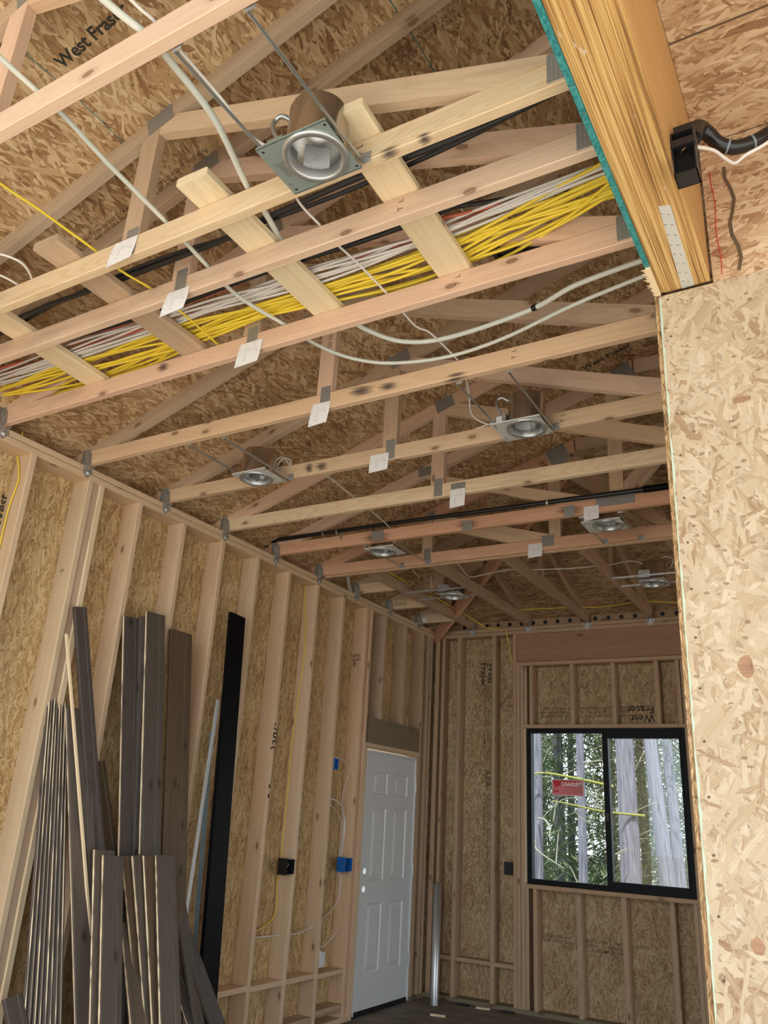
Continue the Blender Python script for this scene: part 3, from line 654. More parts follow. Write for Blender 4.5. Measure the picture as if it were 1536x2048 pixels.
so = sash.build('sliding_sash', 'frame', wo)
MB().box(1.772, 2.400, y0+.030, y0+.034, fz0+.07, fz1-.08).build('glass_pane', 'glass', so)
MB().box(1.738, 1.757, y0-.016, y0-.008, 1.60, 1.67).build('latch', 'black', so)
MB().box(fx0+.045, 1.717, y0+.050, y0+.054, fz0+.04, fz1-.036).build('glass_pane', 'glass', wo)
MB().box(.979, .985, YB+.01, 5.13, 1.034, 2.402).build('reveal_strip', 'raw', wo)
sk = MB().box(1.218, 1.522, y0+.047, y0+.0495, 1.80, 1.945).build('sticker', 'primer_white', wo); sk['label'] = 'red and pink manufacturer sticker stuck on the left pane'
MB().box(1.225, 1.515, y0+.0455, y0+.0468, 1.807, 1.938).build('sticker_print', 'pink_sticker', sk)
MB().extr([(1.225, 1.938), (1.515, 1.938), (1.36, 1.905), (1.25, 1.875)], y0+.0440, y0+.0453).build('sticker_print', 'red_sticker', sk)
MB().box(1.228, 1.285, y0+.0440, y0+.0453, 1.834, 1.847).build('sticker_print', 'red_sticker', sk)
text('sticker_lettering', 'MILGARD', .047, 'lettering_white', (1.505, y0+.0436, 1.890), (-1, 0, 0), (0, 0, 1), sk, bold=.001)
text('sticker_lettering', 'WINDOWS AND DOORS\nVINYL SLIDING WINDOW\nMEASURE  CHECK LEVEL\nINSTALL  REMOVE LABEL', .014, 'header', (1.505, y0+.0436, 1.872), (-1, 0, 0), (0, 0, 1), sk)

# ------------------------------------------------------------------ door (six panel, white)
d = bpy.data.objects.new('door_1', None); COL.objects.link(d); d.location = (0, 4.19, 0); struct(d, 'white six panel door in the left wall', 'door')
dx = -.012; dy0, dy1, dz0, dz1 = 3.752, 4.650, .040, 2.055
def slab():
    m = MB(); cols = ((dy0+.135, dy0+.385), (dy0+.515, dy0+.765)); rows = ((.30, .83), (1.005, 1.60), (1.71, 1.90))
    ysx = [dy0]+[c for p in cols for c in p]+[dy1]; zs = [dz0]+[c for p in rows for c in p]+[dz1]
    for i in range(5):
        for j in range(7):
            a, b, c, e_ = ysx[i], ysx[i+1], zs[j], zs[j+1]
            if i in (1, 3) and j in (1, 3, 5):
                def ring(o, x): return [(x, a+o, c+o), (x, b-o, c+o), (x, b-o, e_-o), (x, a+o, e_-o)]
                L = [ring(0, dx), ring(.012, dx-.010), ring(.020, dx-.010), ring(.052, dx-.001)]
                vs = [v for r in L for v in r]; fs = []
                for q in range(3):
                    for t_ in range(4): u = (t_+1) % 4; fs.append((q*4+t_, q*4+u, q*4+4+u, q*4+4+t_))
                fs.append((12, 13, 14, 15)); m.add(vs, fs, [[(0, 0)]*4]*len(fs))
            elif i == 0 and j in (2, 3):
                hz_ = .945 if j == 2 else 1.085; lo, hi = hz_-.05, hz_+.05
                for q0, q1, q2, q3 in ((a, b, c, lo), (a, b, hi, e_), (a, dy0+.015, lo, hi), (dy0+.115, b, lo, hi)): m.add([(dx, q0, q2), (dx, q1, q2), (dx, q1, q3), (dx, q0, q3)], [(0, 1, 2, 3)], [[(0, 0)]*4])
                vs = []; 
                for t_ in range(24):
                    an = 2*math.pi*t_/24; c_, s_ = math.cos(an), math.sin(an); q = .05/max(abs(c_), abs(s_))
                    vs += [(dx, dy0+.065+.026*c_, hz_+.026*s_), (dx, dy0+.065+q*c_, hz_+q*s_), (dx-.04, dy0+.065+.026*c_, hz_+.026*s_)]
                m.add(vs, [(3*t_, 3*((t_+1) % 24), 3*((t_+1) % 24)+1, 3*t_+1) for t_ in range(24)]+[(3*t_, 3*t_+2, 3*((t_+1) % 24)+2, 3*((t_+1) % 24)) for t_ in range(24)], [[(0, 0)]*4]*48)
            else: m.add([(dx, a, c), (dx, b, c), (dx, b, e_), (dx, a, e_)], [(0, 1, 2, 3)], [[(0, 0)]*4])
    m.add([(dx, dy0, dz0), (dx, dy0, dz1), (dx-.04, dy0, dz1), (dx-.04, dy0, dz0), (dx, dy1, dz0), (dx, dy1, dz1), (dx-.04, dy1, dz1), (dx-.04, dy1, dz0)],
          [(0, 1, 2, 3), (4, 7, 6, 5), (1, 5, 6, 2), (0, 3, 7, 4)], [[(0, 0)]*4]*4)
    x_ = dx-.04; yh = dy0+.065
    for a, b, c, e_ in ((dy0+.115, dy1, dz0, dz1), (dy0, dy0+.115, dz0, .890), (dy0, dy0+.115, 1.140, dz1), (dy0, dy0+.030, .89, 1.14), (dy0+.10, dy0+.115, .89, 1.14), (dy0+.03, dy0+.10, .975, 1.055)): m.add([(x_, a, c), (x_, a, e_), (x_, b, e_), (x_, b, c)], [(0, 1, 2, 3)], [[(0, 0)]*4])
    return m
slab().build('door_slab', 'door', d)
MB().box(-.13, .0, 3.733, 3.751, .02, 2.075).box(-.13, .0, 4.652, 4.668, .02, 2.075).box(-.13, .0, 3.751, 4.652, 2.058, 2.078).build('door_jamb', 'door', d)
MB().box(-.05, -.008, 3.751, 4.652, .005, .045).build('door_sweep', 'black', d)
for z in (1.81, 1.075, .335): 
    m = MB().box(-.012, .004, 4.650, 4.666, z-.052, z+.052); m.tube([(.006, 4.655, z-.052), (.006, 4.655, z+.052)], .006, 8, 1); m.build('hinge', 'galv', d)

# ------------------------------------------------------------------ roof trusses
FY = {-3: -1.628, -2: -1.023, -1: -.758, 0: -.308, 1: .272, 2: .932, 3: 1.537, 4: 2.147, 5: 2.752}
WM = {-3: 'pink', -2: 'yellow_pine', -1: 'pink', 0: 'pink', 1: 'pine', 2: 'pine', 3: 'yellow_pine', 4: 'red_fir', 5: 'red_fir'}
LB = {-3: 'roof truss crossing the top left picture corner, nearest the viewer', -2: 'roof truss with a pale yellow bottom chord, just below the nearest recessed light',
      -1: 'roof truss with pinkish bottom chord between the yellow truss and the cable bundle', 0: 'roof truss just beyond the yellow cable bundle', 1: 'first roof truss beyond the curving white water pipes',
      2: 'roof truss that holds the recessed lights of the second row', 3: 'pale roof truss just before the long black pipe', 4: 'reddish roof truss carrying the long black pipe', 5: 'reddish double girder truss where the rafters of the back slope start'}
TAGS = {-2: (1.655, 1.776, 3.37, 3.483), -1: (1.679, 1.798, 3.31, 3.426), 0: (1.68, 1.804, 3.324, 3.448), 1: (1.67, 1.776, 3.307, 3.436), 2: (1.612, 1.731, 3.332, 3.446),
        3: (1.828, 1.926, 3.306, 3.433), 4: (2.477, 2.573, 3.345, 3.447), 5: (1.877, 1.983, 3.345, 3.457)}
def nplate(rt, x0, x1, z0, z1, y, ang=0, lab=None):
    cx, cz = (x0+x1)/2, (z0+z1)/2; hw, hh = (x1-x0)/2, (z1-z0)/2; c, s = math.cos(ang), math.sin(ang)
    pl = [(cx+c*a-s*b, cz+s*a+c*b) for a, b in ((-hw, -hh), (hw, -hh), (hw, hh), (-hw, hh))]
    MB().extr(pl, y-.0016, y-.0002, grain=(c, s)).build('nail_plate', 'nail_plate', rt)
def truss(k):
    y = FY[k]; y1 = y+.038; mt = WM[k]; xr = RW-.02 if k >= 1 else 3.421 if k < 0 else 3.412
    rt = root('roof_truss', (1.7, y+.019, H), LB[k], 'roof truss', 'roof trusses')
    ym = y+.019
    MB().bar((-.075, ym, H+.0445), (xr, ym, H+.0445), .038, .089).build('bottom_chord', mt, rt)
    apex = 2.24 if k == 5 else 2.83 if k == 4 else RX
    ap = min(apex, RX); ptop = [(-.5, zlow(-.5)), (ap, zlow(ap)), (ap, zup(ap)-.001), (-.5, zup(-.5)-.001)]
    MB().extr(ptop, y+.0008, y1-.0008, grain=(1, SL)).build('top_chord', 'grey_pine' if k in (-3, -2, -1, 1, 2) else ('pink' if k < 5 else 'red_fir'), rt)
    if k >= 1: MB().extr([(RW-x, z) for x, z in ptop][::-1], y+.0008, y1-.0008, grain=(1, -SL)).build('top_chord', 'grey_pine', rt)
    hz = H+.0895
    if k <= 3:
        MB().extr([(1.685, hz), (1.774, hz), (1.774, zlow(1.774)), (1.685, zlow(1.685))], y, y1, grain=(0, 1)).build('web', 'pink' if k % 2 else 'grey_pine', rt)
        up = lambda x: 3.499-.35*(x-3.4)
        xl = 3.4+(3.499-.097-hz)/.35
        MB().extr([(1.776, up(1.776)-.097), (xl, hz), (3.405, hz), (3.405, up(3.405)+.004), (1.868, zlow(1.868)), (1.776, zlow(1.776))], y, y1, grain=(1, -.35)).build('web', {-3: 'pine', -2: 'pine', -1: 'pink', 0: 'pink', 1: 'grey_pine', 2: 'pink', 3: 'pine'}[k], rt)
        nplate(rt, 1.71, 1.768, 3.405, 3.525, y); nplate(rt, 1.70, 1.83, 4.005, 4.095, y, math.atan(SL))
        if k < 3: nplate(rt, 3.345, 3.400, 3.412, 3.515, y)
    elif k == 4:
        MB().extr([(2.645, hz), (2.734, hz), (2.734, zlow(2.734)), (2.645, zlow(2.645))], y, y1, grain=(0, 1)).build('web', 'pine', rt)
        MB().extr([(1.30, 3.845), (2.30, hz), (2.60, hz), (1.36, zlow(1.36)), (1.30, zlow(1.30))], y, y1, grain=(1, -.33)).build('web', 'pine', rt)
        MB().extr([(2.736, hz), (2.80, hz), (3.40, 4.16), (3.40, 4.28), (2.736, 3.58)], y, y1, grain=(.66, .7)).build('web', 'grey_pine', rt)
        MB().bar((2.84, ym, 4.402), (4.0, ym, 4.402), .036, .089).build('flat_chord', 'pink', rt)
        nplate(rt, 1.26, 1.37, 3.86, 3.93, y, .05); nplate(rt, 2.70, 2.83, 4.29, 4.42, y, .35)
        nplate(rt, .89, .99, 3.41, 3.485, y); nplate(rt, 1.625, 1.695, 3.395, 3.465, y); nplate(rt, 2.345, 2.415, 3.395, 3.47, y); nplate(rt, 2.555, 2.80, 3.432, 3.500, y)
    else:
        MB().extr([(.99, hz), (1.075, hz), (1.075, zlow(1.075)), (.99, zlow(.99))], y, y1, grain=(0, 1)).build('web', 'pine', rt)
        MB().extr([(2.035, hz), (2.122, hz), (2.122, zlow(2.122)), (2.035, zlow(2.035))], y, y1, grain=(0, 1)).build('web', 'pine', rt)
        MB().extr([(1.08, 3.70), (1.72, hz), (2.03, hz), (2.03, hz+.03), (1.14, zlow(1.14)), (1.08, zlow(1.08))], y, y1, grain=(1, -.34)).build('web', 'pine', rt)
        MB().extr([(2.124, 3.98), (2.75, 3.52), (2.80, hz), (2.90, hz), (2.26, 4.10), (2.124, 4.10)], y, y1, grain=(1, -.7)).build('web', 'jack', rt)
        MB().bar((2.25, ym, 4.208), (4.6, ym, 4.208), .036, .089).build('flat_chord', 'grey_pine', rt)
        nplate(rt, 1.01, 1.10, 3.77, 3.83, y, .2); nplate(rt, 2.04, 2.19, 4.06, 4.22, y, .42)
        nplate(rt, 1.01, 1.068, 3.413, 3.525, y); nplate(rt, 1.977, 2.073, 3.427, 3.510, y)
        MB().bar((-.06, y1+.021, H+.040), (RW-.02, y1+.021, H+.040), .038, .089).build('second_ply', 'pine', rt)
    if k == 3: nplate(rt, 1.828, 1.926, 3.412, 3.474, y)
    # heel plate with ridged teeth
    m = MB(); m.box(-.035, .028, y-.0022, y-.0004, H+.012, H+.10)
    for q in range(5): m.box(-.033+q*.013, -.028+q*.013, y-.0050, y-.0022, H+.02, H+.098)
    m.build('heel_plate', 'nail_plate', rt)
    if k in TAGS:
        x0, x1, z0, z1 = TAGS[k]; n = 8; m = MB(); vs = []; fs = []; uvs = []
        for j in range(n+1):
            t = j/n; z = z1+(z0-z1)*t; yy = y-.003-(.010*t*t)
            sh = -.012*t if k <= 1 else 0
            vs += [(x0+sh, yy-.006*math.sin(t*3), z), (x1+sh, yy, z+(.008 if j == n else 0))]
        for j in range(n): fs.append((2*j, 2*j+1, 2*j+3, 2*j+2)); uvs.append([(0, 1-j/n*.13), (.12, 1-j/n*.13), (.12, 1-(j+1)/n*.13), (0, 1-(j+1)/n*.13)])
        m.add(vs, fs, [[(u, v*.13/.13) for u, v in q] for q in uvs], True); m.build('paper_tag', 'paper', rt)
    return rt
TR = {k: truss(k) for k in range(-3, 6)}
def smudge(k, x, w, h0=3.405, h1=3.47):
    pass
# black tar smears on the yellow truss chord
text('ink_mark', '1-01-05', .036, 'print_faint', (1.727, FY[1]-.0013, 3.86), (0, 0, -1), (1, 0, 0), TR[1])
text('ink_mark', '50-90', .036, 'print_faint', (1.727, FY[3]-.0013, 3.80), (0, 0, -1), (1, 0, 0), TR[3])
for k in (-2, -1, 0, 1, 2):
    text('ink_mark', 'T  L', .03, 'print_faint', (2.75, FY[k]-.0013, 3.425), (0, 0, 1), (-1, 0, 0), TR[k])
def smear(k, x, w, z0, z1, lab=None):
    y = FY[k]-.0007
    o = MB()
    o.add([(x-w/2, y, z0), (x+w/2, y, z0), (x+w/2, y, z1), (x-w/2, y, z1)], [(0, 1, 2, 3)], [[(0, 0), (1, 0), (1, 1), (0, 1)]])
    o = o.build('tar_smear', 'tar_smudge', TR[k]); o['label'] = lab or 'dark rubbed smear on the wood'
def smear_under(k, x, w):
    y = FY[k]; o = MB(); o.add([(x-w/2, y-.002, H-.0007), (x+w/2, y-.002, H-.0007), (x+w/2, y+.036, H-.0007), (x-w/2, y+.036, H-.0007)], [(0, 3, 2, 1)], [[(0, .3), (0, 1), (1, 1), (1, .3)]])
    o.build('tar_smear', 'tar_smudge', TR[k])['label'] = 'dark rubbed smear on the underside'
for x, w in ((2.845, .10), (2.965, .07)): smear_under(-2, x, w); smear(-2, x, w*1.1, 3.398, 3.418)
smear(1, 1.95, .22, 3.41, 3.49); smear(1, 2.10, .16, 3.41, 3.47); smear_under(1, 2.45, .18); smear(1, 2.46, .16, 3.40, 3.43)
smear(2, 1.18, .10, 3.40, 3.49); smear(2, 1.27, .14, 3.40, 3.48); smear_under(2, 1.02, .06)
smear(4, .93, .34, 3.375, 3.49); smear(4, 1.66, .26, 3.39, 3.48); smear(4, 2.38, .26, 3.39, 3.48)
smear(0, 1.2, .12, 3.42, 3.49)

# back slope jack trusses and side jacks
JX = [.430, 1.035, 1.635, 2.235, 2.842]
JL = ['jack truss nearest the left wall, with the yellow cable along it', 'jack truss just right of the small light hung near the left corner', 'third jack truss from the left on the back slope', 'jack truss left of the small light near the right end of the back slope', 'jack truss at the far right, mostly behind the side wall']
JT = []
for i, x in enumerate(JX):
    rt = root('jack_truss', (x, 4.9, H), JL[i], 'roof truss', 'jack trusses of the back slope')
    MB().bar((x, 2.832, H+.0445), (x, 5.055, H+.0445), .038, .089).build('bottom_chord', 'jack', rt)
    yt = max(2.80, YB-x+.03)
    MB().extr([(5.45, zlow(YB-5.45)), (yt, zlow(YB-yt)), (yt, zup(YB-yt)-.001), (5.45, zup(YB-5.45)-.001)], x-.018, x+.018, 'yz', grain=(1, -SL)).build('top_chord', 'jack', rt)
    if i in (2, 3): MB().bar((x+.001, 3.7, H+.09), (x+.001, 3.7, zlow(YB-3.7)), .036, .07, (0, 1, 0)).build('web', 'jack', rt)
    JT.append(rt)
for i, y in enumerate((3.366, 3.976, 4.586)):
    rt = root('jack_truss', (0, y, H), ['first short jack truss beyond the double girder, on the left wall', 'middle short jack truss on the left wall near the corner, with inked digits', 'short jack truss closest to the room corner, with a torn white tag'][i], 'roof truss', 'short jack trusses of the left wall')
    MB().bar((-.075, y, H+.0445), (.410, y, H+.0445), .038, .089).build('bottom_chord', 'pine', rt)
    xe = YB-y-.03
    MB().extr([(-.5, zlow(-.5)), (xe, zlow(xe)), (xe, zup(xe)-.001), (-.5, zup(-.5)-.001)], y-.018, y+.018, grain=(1, SL)).build('top_chord', 'grey_pine', rt)
    m = MB(); m.box(-.035, .028, y-.022, y-.0195, H+.012, H+.10)
    for q in range(5): m.box(-.033+q*.013, -.028+q*.013, y-.0245, y-.022, H+.02, H+.098)
    m.build('heel_plate', 'nail_plate', rt)
    if i == 1: text('ink_mark', '01-00-00', .035, 'print_faint', (.07, y-.0203, H+.03), (1, 0, 0), (0, 0, 1), rt)
    if i == 2: MB().box(.03, .10, y-.0235, y-.0215, H+.01, H+.055).build('paper_tag', 'paper', rt)
tag(MB().bar((-.25, YB+.25, 3.30-.03), (2.215, YB-2.215-.0+.03, 4.09-.0), .040, .14).build('hip_rafter', 'red_fir'), 'reddish hip rafter rising diagonally out of the room corner', 'rafter')

# hurricane ties: a strap on the truss face, a twist and a pointed strap on the wall plate
def tie(y, x=None, lab=''):
    """left wall tie (x None) at truss face y, or back wall tie at jack x"""
    m = MB(); t = .0016
    if x is None:
        rt = root('hurricane_tie', (0, y, H), lab, 'metal connector', 'metal ties joining the roof trusses to the walls')
        m.extr([(-.005, H+.075), (.045, H+.075), (.060, H-.002), (.030, H-.030), (.004, H-.012), (.004, H+.03)], y-.0062, y-.0046)
        m.build('truss_strap', 'zinc', rt)
        m = MB(); m.extr([(y-.008, H-.012), (y+.055, H-.010), (y+.065, H-.032), (y+.045, H-.052), (y+.030, H-.074), (y-.000, H-.052)], .0015, .0032, 'yz')
        m.box(.003, .045, y+.040, y+.0416, H-.012, H+.02)
        m.build('wall_strap', 'zinc', rt)
        MB().box(.0034, .0042, y+.016, y+.038, H-.052, H-.036).build('sticker', 'paper', rt)
    else:
        rt = root('hurricane_tie', (x, YB, H), lab, 'metal connector', 'metal ties joining the jack trusses to the back wall')
        m.extr([(YB+.005, H+.07), (YB-.045, H+.045), (YB-.055, H-.004), (YB-.02, H-.03), (YB-.003, H-.01)], x+.0195, x+.0211, 'yz')
        m.build('truss_strap', 'zinc', rt)
        m = MB(); m.extr([(x-.035, H-.006), (x+.035, H-.004), (x+.045, H-.03), (x+.018, H-.055), (x-.002, H-.072), (x-.035, H-.040)], YB-.0032, YB-.0016)
        m.extr([(YB-.003, H+.005), (YB-.05, H-.004), (YB-.03, H-.045), (YB-.003, H-.04)], x-.0211, x-.0195, 'yz')
        m.build('wall_strap', 'zinc', rt)
TL = {0: 'steel tie at the left picture edge, ending the truss beyond the yellow cables', 1: 'steel tie above the built up stud group, under the first truss past the white pipes', 2: 'steel tie at the wall end of the truss holding the second row lights',
      3: 'steel tie at the wall end of the pale truss before the black pipe', 4: 'steel tie directly below the left end of the long black pipe', 5: 'steel tie at the wall end of the reddish double girder'}
for k in range(0, 6): tie(FY[k], lab=TL[k])
for i, y in enumerate((3.366, 3.976, 4.586)): tie(y-.02, lab=['steel tie of the short jack truss by the looping white cables', 'steel tie of the middle short jack truss above the white door', 'steel tie of the short jack truss closest to the corner'][i])
for i, x in enumerate(JX[:4]): tie(0, x, ['bright steel tie on the back wall nearest the left corner', 'bright steel tie on the back wall above the left end of the reddish header', 'bright steel tie on the back wall above the middle of the window', 'bright steel tie on the back wall above the right half of the window'][i])

# wide flat boards laid across the near trusses
for (xa, xb), l, mt in (((.775, .715), 'leftmost of the wide flat boards laid across the near trusses', 'spruce'), ((1.385, 1.38), 'darker wide flat board second from the left across the near trusses', 'grey_pine'),
                  ((2.135, 2.13), 'pale wide flat board in the middle, crossing under the cable bundle', 'spruce'), ((2.745, 2.72), 'pale wide flat board right of the nearest recessed light', 'spruce')):
    tag(MB().bar((xa, -1.135, H+.1085), (xb, -.272, H+.1085), .138, .037, (0, 0, 1), .006).build('flat_board', mt), l, 'board', 'wide boards laid across the trusses')

# ------------------------------------------------------------------ beam over the opening
b = root('roof_beam', (3.52, -2.3, 3.30), 'large yellow laminated beam with pitted underside at the upper right', 'beam')
m = MB(); bx0, bx1, by0, by1, bz0, bz1 = 3.441, 3.604, -4.58, -.104, 3.302, 3.898
m.add([(bx0, by0, bz0), (bx1, by0, bz0), (bx1, by1, bz0), (bx0, by1, bz0)], [(0, 1, 2, 3)], [[(by0, bx0), (by0, bx1), (by1, bx1), (by1, bx0)]], mi=0)
m.add([(bx1, by0, bz0), (bx1, by1, bz0), (bx1, by1, bz1), (bx1, by0, bz1), (bx0, by0, bz0), (bx0, by1, bz0), (bx0, by1, bz1), (bx0, by0, bz1)],
      [(0, 1, 2, 3), (4, 5, 6, 7), (1, 5, 6, 2), (0, 3, 7, 4), (2, 6, 7, 3)],
      [[(by0, bz0), (by1, bz0), (by1, bz1), (by0, bz1)], [(by0, bz0), (by1, bz0), (by1, bz1), (by0, bz1)]]+[[(0, 0)]*4]*3, mi=1)
m.build('laminated_beam', ['lvl_bottom', 'lvl_side'], b)
m = MB(); 
m.extr([(3.528, -.545), (3.561, -.535), (3.552, -.104), (3.510, -.104)], 3.3005, 3.3018, 'xy'); st = m.build('steel_strap', 'white_steel', b)
m = MB()
for k in range(8):
    for s_ in (-.009, .009):
        m.lathe([(0, -.0022), (.0034, -.0014), (.0042, 0)], (3.541-.012*k/8+s_, -.505+k*.052+s_*.6, 3.3004), 8)
m.build('nail', 'zinc', st)['kind'] = 'stuff'
tag(MB().box(3.4225, 3.4395, -4.58, -.275, 3.297, 4.30).build('sheathing_strip', 'teal'), 'sheathing with teal painted lower edge along the left side of the beam', 'sheathing')
m = MB().box(3.424, 3.4395, -.274, -.106, 3.292, 4.30)
for k in range(26):
    y = -.27+k*.0063; l = R.uniform(.004, .022)
    m.extr([(3.424, y), (3.424-l, y+R.uniform(-.004, .004)), (3.424, y+.006)], 3.292, 3.2945, 'xy')
tag(m.build('sheathing_offcut', 'raw'), 'torn raw sheathing edge between the teal edge and the pale panel', 'sheathing')

# black box, flexible hose and its cable beside the beam
bb = root('junction_box', (3.63, -.69, 3.30), 'open black plastic box fixed to the side of the beam', 'electrical box')
x0, x1, ya, yb, za, zb = 3.606, 3.668, -.725, -.665, 3.235, 3.385
MB().box(x0, x0+.003, ya, yb, za, zb).box(x1-.003, x1, ya, yb, za, zb).box(x0, x1, yb-.003, yb, za, zb).box(x0, x1, ya, yb, zb-.003, zb).box(x0, x1, ya, yb, za, za+.003).box(x0-.001, x1+.002, ya-.004, ya+.012, zb-.055, zb-.03).build('box_shell', 'black', bb)
MB().tube([(3.625, -.68, 3.34), (3.63, -.72, 3.315), (3.645, -.72, 3.325), (3.65, -.68, 3.36)], .0012, 5).build('bare_wire', 'copper', bb)
hp = [(3.648, -.56, 3.50), (3.650, -.50, 3.590), (3.658, -.45, 3.640), (3.680, -.42, 3.628), (3.706, -.40, 3.596), (3.747, -.38, 3.582), (3.798, -.36, 3.597), (3.844, -.34, 3.629), (3.925, -.30, 3.687), (4.1, -.25, 3.76), (4.4, -.2, 3.82), (5.2, -.18, 3.85), (6.5, -.18, 3.85)]
MB().box(3.610, 3.664, -.690, -.60, 3.386, 3.44).build('box_collar', 'black', bb)
m = MB(); m.tube(hp, .0235, 16, 8)
P = spline(hp, 8)
for t_ in range(2, 26, 2): m.tube([P[t_], P[t_+1]], .0255, 16, 1)
ho = tag(m.build('flexible_hose', 'hose_black'), 'shiny black corrugated hose running right from the beam', 'hose')
for t_ in (36, 47): MB().tube([P[t_], P[t_+1]], .0252, 16, 1).build('tape_band', 'greyblue', ho)
tag(MB().tube([(3.665, -.66, 3.37), (3.70, -.56, 3.43), (3.725, -.48, 3.455), (3.745, -.43, 3.475), (3.775, -.40, 3.52), (3.83, -.38, 3.555), (3.88, -.36, 3.60), (4.0, -.33, 3.68), (4.3, -.27, 3.79), (4.8, -.24, 3.84), (6.5, -.24, 3.86)], .0055, 8).build('white_cable', 'white_cable'), 'white cable looping under the black hose beside the beam', 'cable')

# ------------------------------------------------------------------ recessed lights
def light(cx, cy, lab, rot=0, plate_mat='primed_steel', ylo=None, yhi=None, juno=False, box_side=-1, whip=True, can='can', px0=-.150, px1=.103, ybox=-.06, z=3.370):
    rt = root('recessed_light', (cx, cy, z), lab, 'ceiling light', 'recessed light housings between the trusses')
    def T(p):
        x, y = p[0], p[1]
        if rot: x, y = -y, x
        return (cx+x, cy+y)+tuple(p[2:])
    def TM(m, name, mat, par): 
        m.v = [T(v) for v in m.v]; return m.build(name, mat, par)
    # mounting plate with a round hole
    m = MB(); ri = .083; hy = .1035
    angs = sorted([2*math.pi*k/40 for k in range(40)]+[math.atan2(b_, a) % (2*math.pi) for a in (px0, px1) for b_ in (-hy, hy)]); N = len(angs)
    for zz in (0, .0016):
        vs = []
        for a in angs:
            c, s = math.cos(a), math.sin(a)
            tx = (px1 if c > 0 else -px0)/max(abs(c), 1e-6); ty = hy/max(abs(s), 1e-6); q = max(min(tx, ty), ri+.001)
            vs += [(ri*c, ri*s, z+zz), (q*c, q*s, z+zz)]
        fs = [(2*k, 2*((k+1) % N), 2*((k+1) % N)+1, 2*k+1) for k in range(N)]
        m.add(vs, fs, [[(0, 0)]*4]*N)
    m.box(px0, px1, -.1015, -.0995, z, z+.010).box(px0, px1, .0995, .1015, z, z+.010)
    mp = TM(m, 'mounting_plate', plate_mat, rt)
    m = MB()
    for q in ((px0+.018, -.085), (px0+.018, .085), (px1-.01, -.088), (px1-.01, .088)): m.lathe([(0, -.0006), (.0042, -.0006)], (q[0], q[1], z), 12, smooth=False)
    TM(m, 'screw_hole', 'black', mp)
    for a, b_ in ((px0+.014, -.066), (px0+.014, .060)): TM(MB().box(a-.0035, a+.0035, b_-.008, b_+.008, z-.0018, z-.0004), 'pressed_slot', 'zinc', mp)
    m = MB(); m.lathe([(.081, .030), (.081, -.005), (.083, -.0075), (.0985, -.0075), (.1015, -.005), (.1015, .0)], (0, 0, z), 48)
    TM(m, 'collar_ring', 'galv' if plate_mat == 'primed_steel' else 'zinc', rt)
    m = MB(); m.lathe([(.093, .004), (.093, .158), (.089, .170), (.080, .174), (0, .174)], (0, 0, z), 48)
    cn = TM(m, 'housing_can', can, rt)
    m = MB(); m.lathe([(.0905, .006), (.0905, .140), (.078, .143), (.074, .166), (0, .166)], (0, 0, z), 48)
    TM(m, 'can_lining', 'can_inside', cn)
    # inside label, curved
    m = MB(); n = 8; a0, a1 = math.radians(98), math.radians(152); r_ = .0895
    vs = [(r_*math.cos(a0+(a1-a0)*j/n), r_*math.sin(a0+(a1-a0)*j/n), z+h) for j in range(n+1) for h in (.018, .125)]
    fs = [(2*j, 2*j+2, 2*j+3, 2*j+1) for j in range(n)]
    m.add(vs, fs, [[(j*.011, 0), (j*.011+.011, 0), (j*.011+.011, .1), (j*.011, .1)] for j in range(n)], True)
    TM(m, 'paper_label', 'paper', cn)
    # junction box
    s = box_side
    m = MB().box(px0+.002, px0+.062, ybox, ybox+.085, z+.012, z+.075)
    jb = TM(m, 'wiring_box', 'zinc' if plate_mat != 'primed_steel' else 'primed_steel', rt)
    TM(MB().box(px0+.012, px0+.042, ybox-.0014, ybox-.0004, z+.022, z+.062), 'paper_label', 'paper', jb)
    if whip:
        m = MB(); pts = [(px0+.035, ybox+.02, z+.075), (px0+.012, ybox+.01, z+.125), (px0+.010, ybox+.015, z+.165), (px0+.035, ybox+.02, z+.178), (-.085, -.015, z+.160)]
        P = spline(pts, 10)
        m.tube(P, .0068, 8, 1)
        for i in range(0, len(P)-1): m.tube([P[i], P[i]+(P[i+1]-P[i])*.45], .0085, 8, 1, False)
        TM(m, 'flexible_conduit', 'galv', rt)
    # bar hangers to the framing
    if ylo is None: return rt
    for x in (px0+.003, px1-.001):
        m = MB().box(x-.0015, x+.0015, ylo-cy if not rot else ylo, yhi-cy if not rot else yhi, z+.022, z+.034).box(x-.006, x+.002, ylo-cy if not rot else ylo, yhi-cy if not rot else yhi, z+.0335, z+.0350)
        e1 = (yhi-cy if not rot else yhi); e0 = (ylo-cy if not rot else ylo)
        bh = TM(m, 'bar_hanger', 'galv', rt)
        TM(MB().box(x-.004, x+.028, e1-.004, e1-.001, z+.020, z+.058).box(x+.006, x+.020, e1-.010, e1-.004, z+.028, z+.048), 'hanger_bracket', 'zinc', bh)
        TM(MB().box(x-.004, x+.028, e0+.001, e0+.004, z+.020, z+.058), 'hanger_bracket', 'zinc', bh)
    if juno:
        text('embossed_lettering', 'Juno', .034, 'galv', (cx+px0+.026, cy-.030, z-.0012), (0, 1, 0), (-1, 0, 0)[0:0] or (1, 0, 0), mp, bold=.0006)
    return rt
l1 = light(2.655, -1.130, 'nearest recessed light housing, large, with round opening and curled metal conduit', 0, 'primed_steel', -1.59, -1.023, True)
light(2.592, .818, 'recessed light housing at the right, in the row beyond the curving white pipes', 0, 'white_steel', .310, .932)
light(.897, .795, 'recessed light housing near the left wall with two short white cables', 0, 'white_steel', .310, .932, px0=-.103, px1=.145, ybox=.0, whip=False)
light(2.580, 2.330, 'recessed light housing at the right just beyond the black pipe', 0, 'white_steel', 2.185, 2.752, whip=False)
